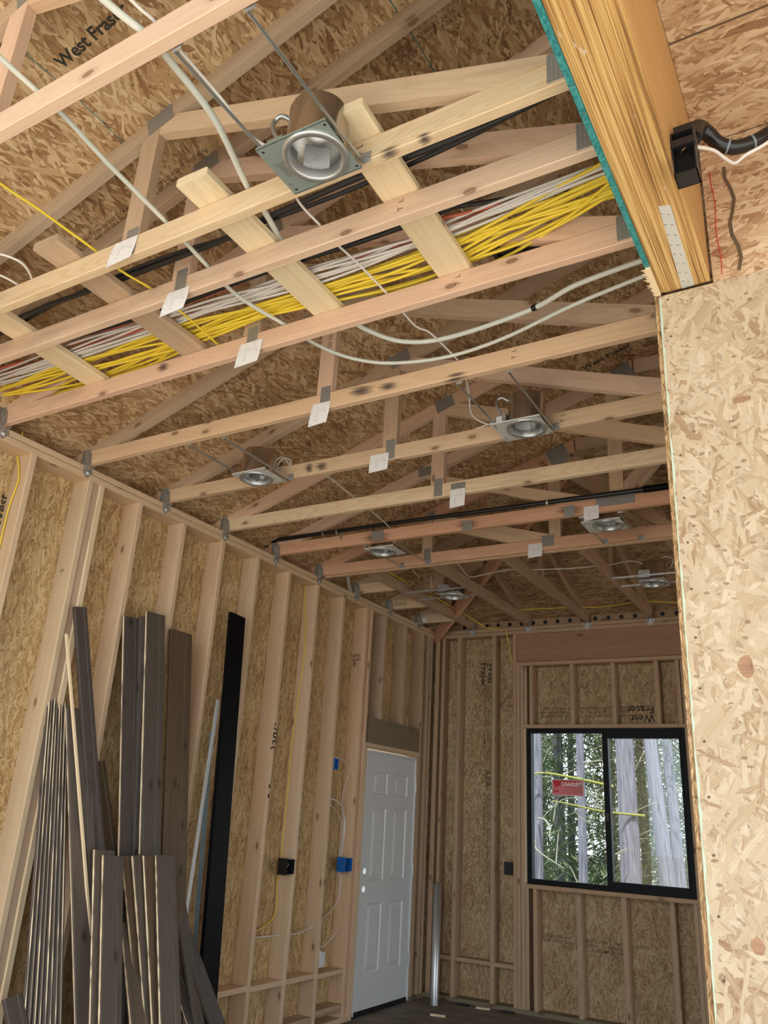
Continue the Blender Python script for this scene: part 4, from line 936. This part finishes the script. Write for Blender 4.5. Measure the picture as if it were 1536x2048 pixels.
light(.905, 2.295, 'recessed light housing near the left, just beyond the black pipe', 0, 'white_steel', 2.185, 2.752, px0=-.103, px1=.145, ybox=.0, whip=False)
light(.86, 3.62, 'small looking recessed light near the back left corner', 1, 'white_steel', -.17-.0, .405, whip=False, ybox=.0)
light(2.545, 3.76, 'small looking recessed light near the right end of the back slope', 1, 'white_steel', -.29, .29, whip=False, ybox=.0)
light(.80, -1.13, 'recessed light at the left picture edge, only its bracket and conduit in view', 0, 'primed_steel', -1.59, -1.023, px0=-.103, px1=.15, ybox=-.0)

# black plastic vent housing above the cables near the beam
vt = root('vent_housing', (2.9, -.10, 3.66), 'black plastic housing with a round opening between the cables and the beam', 'vent')
MB().box(2.81, 2.975, -.205, -.030, 3.662, 3.74).build('housing_shell', 'black', vt)
MB().lathe([(.045, 0), (.055, -.006), (.060, -.006), (.062, .002)], (2.89, -.13, 3.662), 32).build('round_collar', 'black_steel', vt)
MB().tube([(2.80, -.24, 3.70), (2.74, -.30, 3.80)], .004, 6, 1).build('bracket', 'galv', vt)

# ------------------------------------------------------------------ pipes and cables
def cable(name, pts, r, mat, lab, cat='cable', group=None, seg=7, res=7):
    return tag(MB().tube(pts, r, seg, res).build(name, mat), lab, cat, group)
PA = [(1.975, -2.1, 3.50), (1.965, -1.75, 3.500), (1.96, -1.53, 3.500), (1.93, -1.31, 3.500), (1.90, -1.01, 3.502), (1.87, -.80, 3.505), (1.85, -.55, 3.500), (1.90, -.29, 3.502), (1.95, -.09, 3.495), (2.04, .06, 3.49), (2.19, .165, 3.487), (2.44, .225, 3.49), (2.72, .20, 3.495), (3.07, .10, 3.50), (3.40, .03, 3.50)]
PB = [(2.33, -2.1, 3.51), (2.37, -1.74, 3.505), (2.40, -1.60, 3.502), (2.40, -1.51, 3.50), (2.375, -1.29, 3.50), (2.28, -1.01, 3.503), (2.235, -.86, 3.53), (2.19, -.70, 3.535), (2.15, -.53, 3.54), (2.125, -.35, 3.535), (2.14, -.24, 3.53), (2.20, -.09, 3.51), (2.31, .045, 3.50), (2.51, .10, 3.50), (2.89, .06, 3.50), (3.11, -.02, 3.50), (3.40, -.06, 3.50)]
cable('water_pipe', PA, .0085, 'pex', 'milky plastic water pipe, the lower one of the two curved sweeps', 'pipe', seg=10)
cable('water_pipe', PB, .0110, 'pex', 'thicker milky plastic water pipe curving past the nearest light, with a black clip', 'pipe', seg=10)
tag(MB().tube([(2.905, .055, 3.50), (2.925, .05, 3.50)], .0135, 12, 1).build('pipe_clip', 'black'), 'small black clip on the curved water pipe', 'clip')
bp = tag(MB().tube([(-.085, 2.135, 3.47), (-.075, 2.128, 3.500), (-.05, 2.122, 3.512), (0, 2.120, 3.515)], .0175, 12, 5).tube([(0, 2.120, 3.515), (1.2, 2.120, 3.514), (2.86, 2.120, 3.497)], .0160, 14, 1).build('black_pipe', 'black'), 'long straight black pipe lying against the reddish truss', 'pipe')
MB().tube([(2.86, 2.12, 3.497), (3.005, 2.12, 3.4965)], .0215, 14, 1).tube([(-.02, 2.12, 3.515), (.02, 2.12, 3.515)], .0195, 14, 1).build('coupling', 'black_steel', bp)
for x in (.475, .60, 2.245):
    z = 3.515-.0063*x; MB().tube([(x-.006, 2.12, z), (x+.006, 2.12, z)], .0180, 14, 1).build('pipe_clamp', 'galv', bp)
MB().box(.615, .630, 2.139, 2.1455, 3.455, 3.50).build('clamp_strap', 'galv', bp)
cable('white_cable', [(2.43, -1.95, 3.50), (2.44, -1.70, 3.50), (2.45, -1.62, 3.502), (2.45, -1.52, 3.50), (2.45, -1.35, 3.495), (2.455, -1.22, 3.47), (2.50, -1.14, 3.455)], .0050, 'white_cable', 'white cable running down into the nearest recessed light')
cable('white_cable', [(2.50, -1.08, 3.47), (2.44, -1.02, 3.50), (2.40, -.88, 3.50), (2.40, -.75, 3.50), (2.395, -.67, 3.50), (2.41, -.50, 3.50), (2.42, -.28, 3.495), (2.42, -.06, 3.49), (2.45, .03, 3.495), (2.46, .27, 3.50), (2.455, .36, 3.50), (2.39, .56, 3.49), (2.33, .75, 3.46), (2.40, .85, 3.44), (2.45, .87, 3.46)], .0048, 'white_cable', 'thin white cable linking the nearest light with the light of the next row')
cable('yellow_cable', [(1.52, -1.75, 3.495), (1.52, -1.43, 3.495), (1.53, -1.29, 3.497), (1.53, -1.18, 3.50), (1.53, -1.0, 3.504), (1.53, -.88, 3.50), (1.55, -.73, 3.504), (1.55, -.56, 3.50), (1.54, -.44, 3.50), (1.52, -.29, 3.504), (1.50, -.1, 3.52)], .0052, 'yellow', 'single yellow cable crossing the near trusses toward the viewer')
cable('white_cable', [(.96, -1.08, 3.47), (1.05, -1.16, 3.52), (1.15, -1.17, 3.51), (1.20, -1.10, 3.50), (1.16, -1.02, 3.495), (1.10, -.97, 3.50), (1.0, -.93, 3.52)], .0048, 'white_cable', 'white cable forming a loop at the left picture edge')
cable('white_cable', [(.90, -1.08, 3.48), (1.0, -1.15, 3.50), (1.05, -1.08, 3.50), (1.06, -1.0, 3.50), (1.02, -.9, 3.53)], .0048, 'white_cable', 'white cable entering below the loop at the left picture edge')
cable('white_cable', [(2.50, .84, 3.47), (2.2, .965, 3.498), (1.98, .99, 3.50), (1.78, .985, 3.505), (1.65, .99, 3.50), (1.50, 1.03, 3.50), (1.35, 1.1, 3.52)], .0048, 'white_cable', 'white cable lying along the truss left of the right hand light')
cable('white_cable', [(.93, .95, 3.50), (1.10, 1.02, 3.51), (1.14, 1.18, 3.50), (1.12, 1.42, 3.50), (1.11, 1.56, 3.498), (1.09, 1.75, 3.50), (1.06, 2.0, 3.50), (1.03, 2.17, 3.498), (.97, 2.33, 3.49)], .0045, 'white_cable', 'thin white cable running from the second row light to the one beyond the black pipe')
for i, o in enumerate((0, .018)):
    cable('white_cable', [(.925, .92+o, 3.48), (.925+o, .92+o, 3.53), (.955+o, .93+o, 3.555), (.99+o, .94+o, 3.54), (1.02, .95+o*.5, 3.49)], .0042, 'white_cable', ['left white cable arching out of the wiring box of the left light', 'right white cable arching out of the wiring box of the left light'][i])
cable('white_cable', [(1.12, 2.86, 3.50), (1.12, 3.14, 3.50), (1.06, 3.45, 3.50), (1.07, 3.55, 3.51), (1.34, 3.50, 3.52), (1.5, 3.47, 3.51), (1.68, 3.50, 3.50), (1.95, 3.56, 3.50), (2.24, 3.60, 3.51), (2.36, 3.68, 3.55), (2.45, 3.70, 3.54), (2.50, 3.70, 3.49)], .0048, 'white_cable', 'white cable strung across the jack trusses between the two far lights')
cable('white_cable', [(.62, 3.66, 3.48), (.64, 3.60, 3.53), (.66, 3.55, 3.56)], .0042, 'white_cable', 'short white cable rising from the far left light')
cable('white_cable', [(2.70, 3.68, 3.47), (2.72, 3.66, 3.52), (2.68, 3.65, 3.545), (2.64, 3.66, 3.54)], .0042, 'white_cable', 'short white cable hooked behind the far right light')
cable('yellow_cable', [(-.10, 2.86, 3.47), (.05, 2.85, 3.50), (.30, 2.88, 3.50), (.44, 3.05, 3.50), (.462, 3.4, 3.497), (.40, 3.8, 3.497), (.462, 4.1, 3.497), (.455, 4.5, 3.50), (.50, 4.8, 3.47), (.60, 4.98, 3.405), (.72, 5.02, 3.42)], .0045, 'yellow', 'yellow cable running along the first jack truss to the back wall')
cable('yellow_cable', [(1.04, 4.72, 3.50), (1.31, 4.74, 3.50), (1.64, 4.80, 3.50), (1.85, 4.83, 3.50), (2.235, 4.76, 3.50), (2.46, 4.83, 3.49), (2.84, 4.9, 3.50)], .0042, 'yellow', 'yellow cable strung across the jack trusses above the window')
cable('yellow_cable', [(.80, 5.03, 3.40), (.80, 4.985, 3.36), (.81, 4.99, 3.30), (.83, 5.02, 3.15), (.855, 5.06, 2.95), (.862, 5.07, 2.5), (.862, 5.08, 1.25)], .0045, 'yellow', 'yellow cable dropping down the back wall left of the window')
for i in range(3):
    cable('white_cable', [(-.06+.02*i, 3.33, 3.40), (-.03+.02*i, 3.27-.02*i, 3.46), (.05+.03*i, 3.10-.02*i, 3.53+.01*i), (.14+.04*i, 2.93, 3.57+.015*i)], .0042, 'white_cable', ['leftmost', 'middle', 'rightmost'][i]+' of three white cables looping over the plate near the back left corner')
cable('white_cable', [(.75, 2.87, 3.50), (.70, 3.1, 3.5), (.63, 3.4, 3.50)], .0042, 'white_cable', 'short white cable from the double girder to the far left light')

# cable bundle: lies on the flat boards, between two trusses
def strand(base_y, z, spread, dy=.012, wig=1.0, end_y=None, x0=-.12, x1=3.415):
    ph, ph2 = R.uniform(0, 6.28), R.uniform(0, 6.28); pts = []
    n = 15
    for i in range(n+1):
        t = i/n; x = x0+(x1-x0)*t
        y = base_y+spread*(math.cos(6.28*(x-1.73)/2.4)*-.5+.5)+dy*math.sin(x*2.1*wig+ph)+.5*dy*math.sin(x*5.3+ph2)
        if end_y is not None and x > 2.6: y += (end_y-base_y-spread*.5)*((x-2.6)/.8)
        y = min(y, -.325) if 1.6 < x < 1.85 else y
        zz = z+.006*math.sin(x*4+ph2)
        zz = max(zz, 3.533)
        pts.append((x, y, zz))
    return pts
for i in range(15):
    row, colm = divmod(i, 8)
    cable('yellow_cable', strand(-.330-.013*colm+R.uniform(-.006, .006), 3.537+row*.014, R.uniform(.0, .11)*(1 if colm < 5 else .4), R.uniform(.018, .042), R.uniform(.8, 1.6), -.45-R.uniform(-.04, .09)), .0066, 'yellow', 'one of the many yellow cables bunched across the near trusses', group='yellow cables of the bundle', seg=6, res=5)
for i in range(9):
    row, colm = divmod(i, 5)
    cable('white_cable', strand(-.465-.016*colm, 3.537+row*.013, R.uniform(-.01, .05), R.uniform(.012, .024), R.uniform(.8, 1.4), -.52+R.uniform(-.03, .03)), .0058, 'white_cable', 'one of the many white cables bunched beside the yellow ones', group='white cables of the bundle', seg=6, res=5)
cable('orange_cable', strand(-.49, 3.566, .02, .02, 1, -.49), .0064, 'orange', 'orange cable lying on the white cables, nearer the yellow ones')
cable('red_cable', strand(-.545, 3.560, .0, .016, 1.2, -.50), .0064, 'orange', 'reddish cable at the near side of the white cables')
cable('black_cable', strand(-.575, 3.545, .0, .010, 1, -.60), .0105, 'black', 'thick black cable at the near side of the white cables')
cable('black_cable', strand(-.595, 3.56, .0, .014, .8, -.42), .0080, 'black', 'thinner black cable that crosses over the yellow ones near the beam')
BA = [(.45, -.80, 3.52), (.77, -.82, 3.53), (.88, -.82, 3.535), (1.04, -.82, 3.54), (1.21, -.81, 3.545), (1.54, -.80, 3.55), (1.78, -.80, 3.55), (1.98, -.80, 3.55), (2.16, -.82, 3.55), (2.35, -.83, 3.55), (2.57, -.84, 3.55), (2.86, -.845, 3.55), (3.13, -.85, 3.55), (3.40, -.88, 3.55)]
cable('black_cable', BA, .0115, 'black', 'thick taped black cable just behind the yellowish truss chord', seg=9)
cable('black_cable', [(x, y+.018+.03*math.sin(x*3), z+.016) for x, y, z in BA], .0085, 'black', 'thinner black cable twisting with the thick taped one', seg=8)

# cables and boxes on the left wall
cable('yellow_cable', [(-.10, -.10, 3.50), (-.128, -.094, 3.367), (-.058, -.0925, 3.184), (-.082, -.0925, 3.022), (-.086, -.0925, 2.846), (-.087, -.0925, 2.5), (-.09, -.0925, 1.4)], .0050, 'yellow', 'yellow cable stapled down the stud at the left picture edge')
cable('yellow_cable', [(-.12, 2.748, 3.34), (-.115, 2.748, 3.20), (-.085, 2.753, 3.025), (-.069, 2.753, 2.69), (-.098, 2.753, 2.288), (-.111, 2.753, 1.978), (-.108, 2.753, 1.605), (-.115, 2.753, 1.388), (-.112, 2.753, 1.185)], .0046, 'yellow', 'yellow cable running down the stud to the black outlet box')
cable('yellow_cable', [(-.118, 2.753, 1.085), (-.13, 2.752, 1.00), (-.115, 2.752, .902), (-.122, 2.75, .801), (-.12, 2.68, .755), (-.10, 2.55, .72), (-.09, 2.39, .70)], .0046, 'yellow', 'yellow cable curving down from the black outlet box')
cable('white_cable', [(-.07, 2.39, .682), (-.07, 2.64, .675), (-.07, 2.80, .672), (-.07, 3.0, .668), (-.07, 3.17, .70), (-.08, 3.3, .722), (-.10, 3.40, .76), (-.118, 3.50, .79), (-.118, 3.567, .83), (-.095, 3.568, .90), (-.089, 3.568, 1.017), (-.105, 3.568, 1.078)], .0045, 'white_cable', 'white cable threading the studs up to the blue outlet box')
def ebox(x0, x1, y0, y1, z0, z1, mat, lab, wires):
    rt = root('outlet_box', ((x0+x1)/2, y1, z0), lab, 'electrical box'); t = .0025
    MB().box(x0, x0+t, y0, y1, z0, z1).box(x0, x1, y0, y0+t, z0, z1).box(x0, x1, y1-t, y1, z0, z1).box(x0, x1, y0, y1, z0, z0+t).box(x0, x1, y0, y1, z1-t, z1).box(x0-.0, x1+.003, y0-.002, y0+.002, z0-.006, z0+.008).box(x0, x1+.003, y0-.002, y0+.002, z1-.008, z1+.006).build('box_shell', mat, rt)
    if wires: MB().tube([(x0+.01, y0+.02, z1-.01), (x1-.015, y0+.015, (z0+z1)/2), (x0+.02, y0+.03, z0+.02)], .0016, 5).tube([(x0+.01, y0+.03, z0+.01), (x1-.012, y0+.035, (z0+z1)/2+.01), (x0+.01, y1-.01, z1-.02)], .0016, 5).build('wires', wires, rt)
    return rt
ebox(-.070, .012, 2.665, 2.760, 1.088, 1.190, 'black', 'black plastic outlet box on the stud with the yellow cable', 'white_cable')
ebox(-.075, .012, 3.470, 3.573, 1.090, 1.190, 'blue', 'open blue plastic outlet box left of the white door', 'copper')
ebox(-.060, .010, 3.207, 3.262, 1.870, 1.955, 'blue', 'small blue plastic box high up between studs, left of the door', 'white_cable')
wbx = root('white_box', (-.04, 3.24, .42), 'small white plastic box above the low block left of the door', 'electrical box')
MB().box(-.065, .004, 3.207, 3.275, .425, .525).box(-.065, .006, 3.205, 3.225, .525, .536).build('box_shell', 'white_plastic', wbx)
ebox(.786, .866, 4.975, 5.04, 1.098, 1.195, 'black', 'black plastic outlet box on the back wall left of the window', 'white_cable')
cable('white_cable', [(-.03, 3.21, 1.948), (-.03, 3.30, 1.968), (-.05, 3.42, 1.955), (-.08, 3.568, 1.90), (-.105, 3.568, 1.763), (-.127, 3.568, 1.681), (-.127, 3.568, 1.56), (-.094, 3.568, 1.482), (-.096, 3.568, 1.324), (-.120, 3.568, 1.198)], .0045, 'white_cable', 'white cable from the small blue box down to the open blue box')
cable('white_cable', [(-.04, 3.20, 1.635), (-.03, 3.30, 1.635), (-.06, 3.46, 1.59), (-.085, 3.566, 1.48), (-.085, 3.566, 1.32), (-.10, 3.566, 1.198)], .0060, 'white_cable', 'thick white cable arching out of the stud to the open blue box')
cable('white_cable', [(-.05, 3.20, 1.615), (-.06, 3.33, 1.58), (-.09, 3.50, 1.49), (-.108, 3.565, 1.40), (-.108, 3.565, 1.20)], .0042, 'white_cable', 'thin white cable arching under the thick one to the open blue box')
cable('white_cable', [(-.06, 3.24, .53), (-.05, 3.25, .548), (-.05, 3.33, .555), (-.07, 3.45, .59), (-.08, 3.565, .65)], .0045, 'white_cable', 'short white cable out of the small white box')
cable('white_cable', [(-.02, 3.05, .70), (-.02, 3.12, .70)], .0030, 'white_cable', 'stub of white cable poking out of a drilled hole')
m = MB(); m.tube([(-.134, 1.97, 2.48), (-.10, 2.0, 2.48), (-.06, 2.02, 2.475)], .006, 8, 3); tag(m.build('steel_clip', 'galv'), 'small shiny metal clip between the studs right of the black metal trim', 'clip')

# ------------------------------------------------------------------ standing steel pipe
pr = MB(); pr.lathe([(.038, 0), (.038, .985), (.035, .985), (.035, .0)], (.222, 4.75, 0), 32)
tag(pr.build('steel_pipe', 'galv'), 'galvanised steel pipe standing upright in the back corner', 'pipe')
for (x, y, a, c, l) in ((.62, 4.90, .2, 'raw', 'pale wood offcut on the floor by the back wall'), (.42, 4.92, .1, 'black', 'black scrap on the floor left of the pale offcut'), (.83, 4.93, .15, 'black', 'black scrap on the floor right of the pale offcut'), (.45, 4.35, .3, 'raw', 'small pale chip of wood lying in front of the steel pipe')):
    tag(MB().bar((x-.06, y, .008), (x+.06, y+a*.1, .008), .035, .014).build('wood_scrap', c), l, 'scrap')

# ------------------------------------------------------------------ boards leaning on the left wall
def lean(name, xt, yt, zt, xf, yf, w, mat, lab, cat='board', th=.019, tongue=True, wf_=None, grp='dark stained boards leaning on the left wall', edge='raw', turn=0, notch=True, tw=1.0):
    """board from its foot on the floor to its top; (x, y) is the centre line of its wall side"""
    rt = root(name, (xf, yf, 0), lab, cat, grp)
    T_, F_ = Vector((xt, yt, zt)), Vector((xf, yf, 0)); ax = (T_-F_).normalized()
    sd = Vector((math.sin(turn), math.cos(turn), 0)); sd = (sd-ax*sd.dot(ax)).normalized(); nr = sd.cross(ax).normalized()
    if nr.x < 0: nr = -nr
    m = MB(); F2 = F_-ax*0
    # V grooved cross section
    h = w/2; g = .006 if notch else 0
    cs = [(-h, 0), (h, 0), (h, th-g*.6), (h-g, th), (h*.35+g*.7, th), (h*.35, th-g*.6), (h*.35-g*.7, th), (-h+g, th), (-h, th-g*.6)] if notch else [(-h, 0), (h, 0), (h, th), (-h, th)]
    n = len(cs); L = (T_-F2).length; ro = R.random()*20
    vs = [F2+sd*a+nr*b_ for a, b_ in cs]+[T_+sd*a+nr*b_ for a, b_ in cs]; fs, uvs = [], []; per = 0
    for i in range(n):
        j = (i+1) % n; l = math.dist(cs[i], cs[j]); fs.append((i, j, j+n, i+n)); uvs.append([(ro, per), (ro, per+l), (ro+L, per+l), (ro+L, per)]); per += l
    fs += [tuple(range(n-1, -1, -1)), tuple(range(n, 2*n))]; uvs += [[(0, 0)]*n]*2
    m.add(vs, fs, uvs); m.build('plank', mat, rt)
    if tongue:
        m = MB(); N = 36; vs = []
        for i in range(N+1):
            t_ = i/N; c = F2+ax*(L*t_)
            wd = tw*th*(.16+.16*abs(math.sin(t_*37+ro))*R.random()+.05) * (0.35 if R.random() < .14 else 1)
            if tw < 1 and math.sin(t_*9+ro*3)+.6*math.sin(t_*31+ro) < -.05: wd = th*.03
            for b_ in (th*.58-wd, th*.58+wd): vs.append(c-sd*(h+.0008)+nr*b_)
        fs = [(2*i, 2*i+1, 2*i+3, 2*i+2) for i in range(N)]
        m.add(vs, fs, [[(i*.1, 0), (i*.1, .01), (i*.1+.1, .01), (i*.1+.1, 0)] for i in range(N)])
        # back the strip so that it is solid
        vs2 = [v+sd*.004 for v in vs]; m.add(vs2, [f[::-1] for f in fs], [[(0, 0)]*4]*N)
        m.build('raw_edge', edge, rt)
    return rt
lean('stained_board', .010, .742, 1.726, .38, 1.13, .09, 'stain3', 'short dark brown board standing furthest back, right of the tall narrow board', tongue=False)
for i in range(8):
    lean('stained_board', -.060, .385+.0180*i, 2.022-.002*i-.016*(i % 2), .430, .292+.0335*i, .125, 'stain' if i % 2 else 'stain2', (['leftmost']+ORD[1:8])[i]+' board of the tight stack seen edge on'+('' if i == 0 else ', counted from the left'), turn=-.88, tw=.45)
for i in range(7):
    lean('stained_board', -.075, .394+.0180*i, 1.990-.006*i, .415, .310+.0335*i, .120, 'stain2', ORD[i]+' board from the left behind the gaps of the edge on stack', turn=-.88, tongue=False)
lean('stained_board', .105, .455, 1.985, .52, .660, .14, 'stain', 'brown board lying flat against the right side of the edge on stack', turn=.2)
lean('stained_board', .060, .376, 2.542, .44, .878, .090, 'stain2', 'tall narrow grey brown board leaning left, its top beside the built up studs', tongue=False)
lean('pine_batten', .090, .301, 2.370, .50, .766, .013, 'raw', 'thin pale unpainted batten along the tall narrow brown board', tongue=False, th=.012, notch=False, grp=None)
lean('stained_board', .030, .790, 2.58, .36, .985, .13, 'stain2', 'dark brown board, left one of the two tall middle boards')
lean('stained_board', .050, .862, 2.60, .38, 1.00, .05, 'stain2', 'thin dark strip between the two tall middle boards', tongue=False)
lean('stained_board', .060, .950, 2.64, .42, 1.067, .160, 'stain', 'brown board, right and taller one of the two tall middle boards')
lean('stained_board', .030, 1.224, 2.583, .42, 1.229, .200, 'stain3', 'widest brown board with cloudy knots, between two bare studs', tongue=False)
lean('stained_board', .335, .598, 1.275, .72, .510, .135, 'stain', 'short board at the front, back one of the front left pair')
lean('stained_board', .365, .635, 1.250, .755, .530, .135, 'stain', 'short board at the front, front one of the front left pair')
for i, (a, b_, c, e_) in enumerate(((.33, .80, .72, .895), (.355, .85, .75, .890), (.382, .905, .78, .885), (.408, .971, .82, .873))):
    lean('stained_board', a, b_, 1.250, c, e_, .145, 'stain' if i % 2 else 'stain3', ['rearmost', 'second', 'third', 'foremost'][i]+' board of the short fanned stack in front of the middle boards')
lean('stained_board', .190, 1.295, 1.155, .60, 1.39, .085, 'stain', 'narrow short board sticking out right of the fanned stack', tongue=False)
lean('stained_board', .280, 1.325, .848, .67, 1.60, .115, 'stain2', 'lowest board slanting to the right, at the foot of the black metal trim', edge='stain3')
lean('stained_board', .225, 1.25, .80, .68, 1.40, .10, 'stain2', 'board tucked left of the lowest slanting board')
lean('stained_board', .395, .80, .93, .83, .735, .13, 'stain', 'low board slanting between the front left pair and the fanned stack')
lean('stained_board', .300, .228, .655, .60, .353, .10, 'stain2', 'short dark block at the bottom left picture corner', tongue=False)
g = lean('metal_trim', .030, 1.747, 2.818, .350, 1.552, .155, 'black_steel', 'tall black metal trim channel leaning on the studs', 'metal trim', .028, False, grp=None, notch=False)
MB().bar((.065, 1.690, 2.50), (.065, 1.745, 2.495), .004, .022, (0, 0, 1), .0005).build('steel_clip', 'zinc', g) if False else None
lean('metal_trim', .012, 1.691, 2.213, .300, 1.290, .028, 'primer_white', 'narrow white metal strip leaning behind the black metal trim', 'metal trim', .006, False, grp=None, notch=False)
lean('metal_trim', .015, 1.66, 2.0, .330, 1.45, .030, 'greyblue', 'narrow grey blue metal strip at the left edge of the black metal trim', 'metal trim', .010, False, grp=None, notch=False)

# ------------------------------------------------------------------ forest outside the window
def tree(x, y, r, lean_, h, mat, lab, crown=(2.5, 9, 1.6, 700), bare=0, group='conifers outside the window'):
    rt = root('conifer_tree', (x, y, -.3), lab, 'tree', group)
    pts = [(x+lean_*t_*h*.12+.03*math.sin(t_*5+x), y, -.35+h*t_) for t_ in [i/8 for i in range(9)]]
    MB().tube(pts, r, 12, 3, rr=lambda t_: r*(1.12-.75*t_)).build('trunk', mat, rt)
    rr_ = random.Random(int(x*100+y*7))
    z0, z1, rad, n = crown
    bm_, fm = MB(), MB()
    nb = max(6, n//24)
    for i in range(nb):
        t_ = (i+rr_.random())/nb; z = z0+(z1-z0)*t_; a = rr_.uniform(0, 6.28); l = rad*(1-.5*t_)*rr_.uniform(.6, 1.1)
        tip = Vector((x+math.cos(a)*l, y+math.sin(a)*l*.8, z-l*.28)); base = Vector((x, y, z)); mid = (base+tip)/2+Vector((0, 0, .12))
        bm_.tube([base, mid, tip], .010, 4, 3)
        for j in range(56):
            s = rr_.uniform(.15, 1); c = base.lerp(tip, s)+Vector((rr_.gauss(0, .10), rr_.gauss(0, .10), rr_.uniform(-.30, .05)))
            d1 = Vector((rr_.gauss(0, 1), rr_.gauss(0, 1), rr_.uniform(-1.6, -.2))).normalized(); d2 = d1.cross(Vector((rr_.gauss(0, 1), rr_.gauss(0, 1), rr_.gauss(0, 1)))).normalized()
            L2, W2 = rr_.uniform(.12, .26), rr_.uniform(.005, .013)
            fm.add([c-d2*W2, c+d1*L2*.5-d2*W2*1.2, c+d1*L2, c+d1*L2*.5+d2*W2*1.2, c+d2*W2*.6], [(0, 1, 2, 3, 4)], [[(0, 0)]*5])
    bm_.build('branches', 'twig', rt)['kind'] = 'stuff'
    if n: 
        o = fm.build('foliage', 'needles', rt); o['kind'] = 'stuff'
    return rt
tree(.035, 7.9, .06, 0, 9, 'bark', 'pale trunk cut by the left edge of the window', (4, 9, 1.2, 200))
tree(-.42, 10.2, .085, -.12, 10, 'bark_dark', 'dark trunk behind the red sticker in the left pane', (.6, 8, 1.7, 2200))
tree(.17, 9.3, .062, 0, 10, 'bark', 'slim grey trunk at the right side of the left pane', (3.6, 9, 1.6, 600))
tree(1.07, 8.3, .125, 0, 12, 'bark', 'thickest pale trunk, at the left of the right pane', (4.2, 10, 1.5, 300))
tree(1.53, 8.5, .092, -.47, 12, 'bark', 'leaning trunk in the middle of the right pane', (4.2, 10, 1.5, 300))
tree(1.46, 9.4, .070, -.19, 11, 'bark', 'slim bright trunk just behind the leaning trunk', (3.0, 9, 1.5, 500))
back = [(-3.6, 13, 'dense conifer deep in the forest at the far left'), (-2.4, 12, 'conifer deep in the forest seen through the left pane near its left edge'), (-1.3, 13.5, 'conifer deep in the forest behind the dark trunk'), (-.3, 12.6, 'conifer deep in the forest behind the window mullion'),
        (.5, 11.5, 'bright green conifer between the thickest trunk and the leaning trunk'), (1.0, 10.4, 'bright green conifer at the right edge of the right pane'), (1.6, 13, 'conifer deep in the forest right of the window view'), (-4.8, 16, 'distant conifer at the left rear'), (-2.9, 16.5, 'distant conifer behind the left pane'), (-1.0, 17, 'distant conifer behind the middle of the window'), (.8, 16, 'distant conifer behind the right pane')]
for x, y, l in back: tree(x, y, .07, 0, 9, 'bark_dark', l, (.2, 7.5, 1.7, 2300 if y < 14 else 1700))
def limb(pts, r, mat, lab): tag(MB().tube(pts, r, 6, 5, rr=lambda t_: r*(1-.6*t_)).build('tree_branch', mat), lab, 'branch')
limb([(.95, 8.2, 2.05), (.5, 7.9, 2.13), (.15, 7.7, 2.16), (-.1, 7.6, 2.05)], .022, 'moss', 'mossy branch crossing the upper half of the left pane')
limb([(1.30, 8.3, 1.72), (.9, 7.9, 1.74), (.55, 7.7, 1.80), (.35, 7.6, 1.83)], .018, 'moss', 'mossy branch level with the sticker, reaching to the thick trunk')
limb([(.10, 7.8, 1.62), (.30, 7.5, 1.60), (.42, 7.3, 1.50), (.45, 7.2, 1.38)], .016, 'twig', 'curled bare branch in the lower left of the left pane')
limb([(.05, 7.8, 1.36), (.30, 7.2, 1.26), (.72, 6.9, 1.10)], .014, 'twig', 'straight bare branch slanting down across the left pane')
for i in range(7):
    rr_ = random.Random(i+40); x = rr_.uniform(.15, 1.7); z = rr_.uniform(1.3, 2.5)
    limb([(x, 8.0, z), (x+rr_.uniform(-.2, .2), 7.8, z+rr_.uniform(-.12, .12)), (x+rr_.uniform(-.45, .45), 7.6, z+rr_.uniform(-.3, .15))], .008, 'twig', ['thin bare twig crossing the forest view, low', 'thin bare twig in front of the thick trunk', 'thin bare twig near the mullion', 'thin bare twig in the right pane', 'thin bare twig high in the left pane', 'thin bare twig beside the leaning trunk', 'thin bare twig in the middle of the left pane'][i])
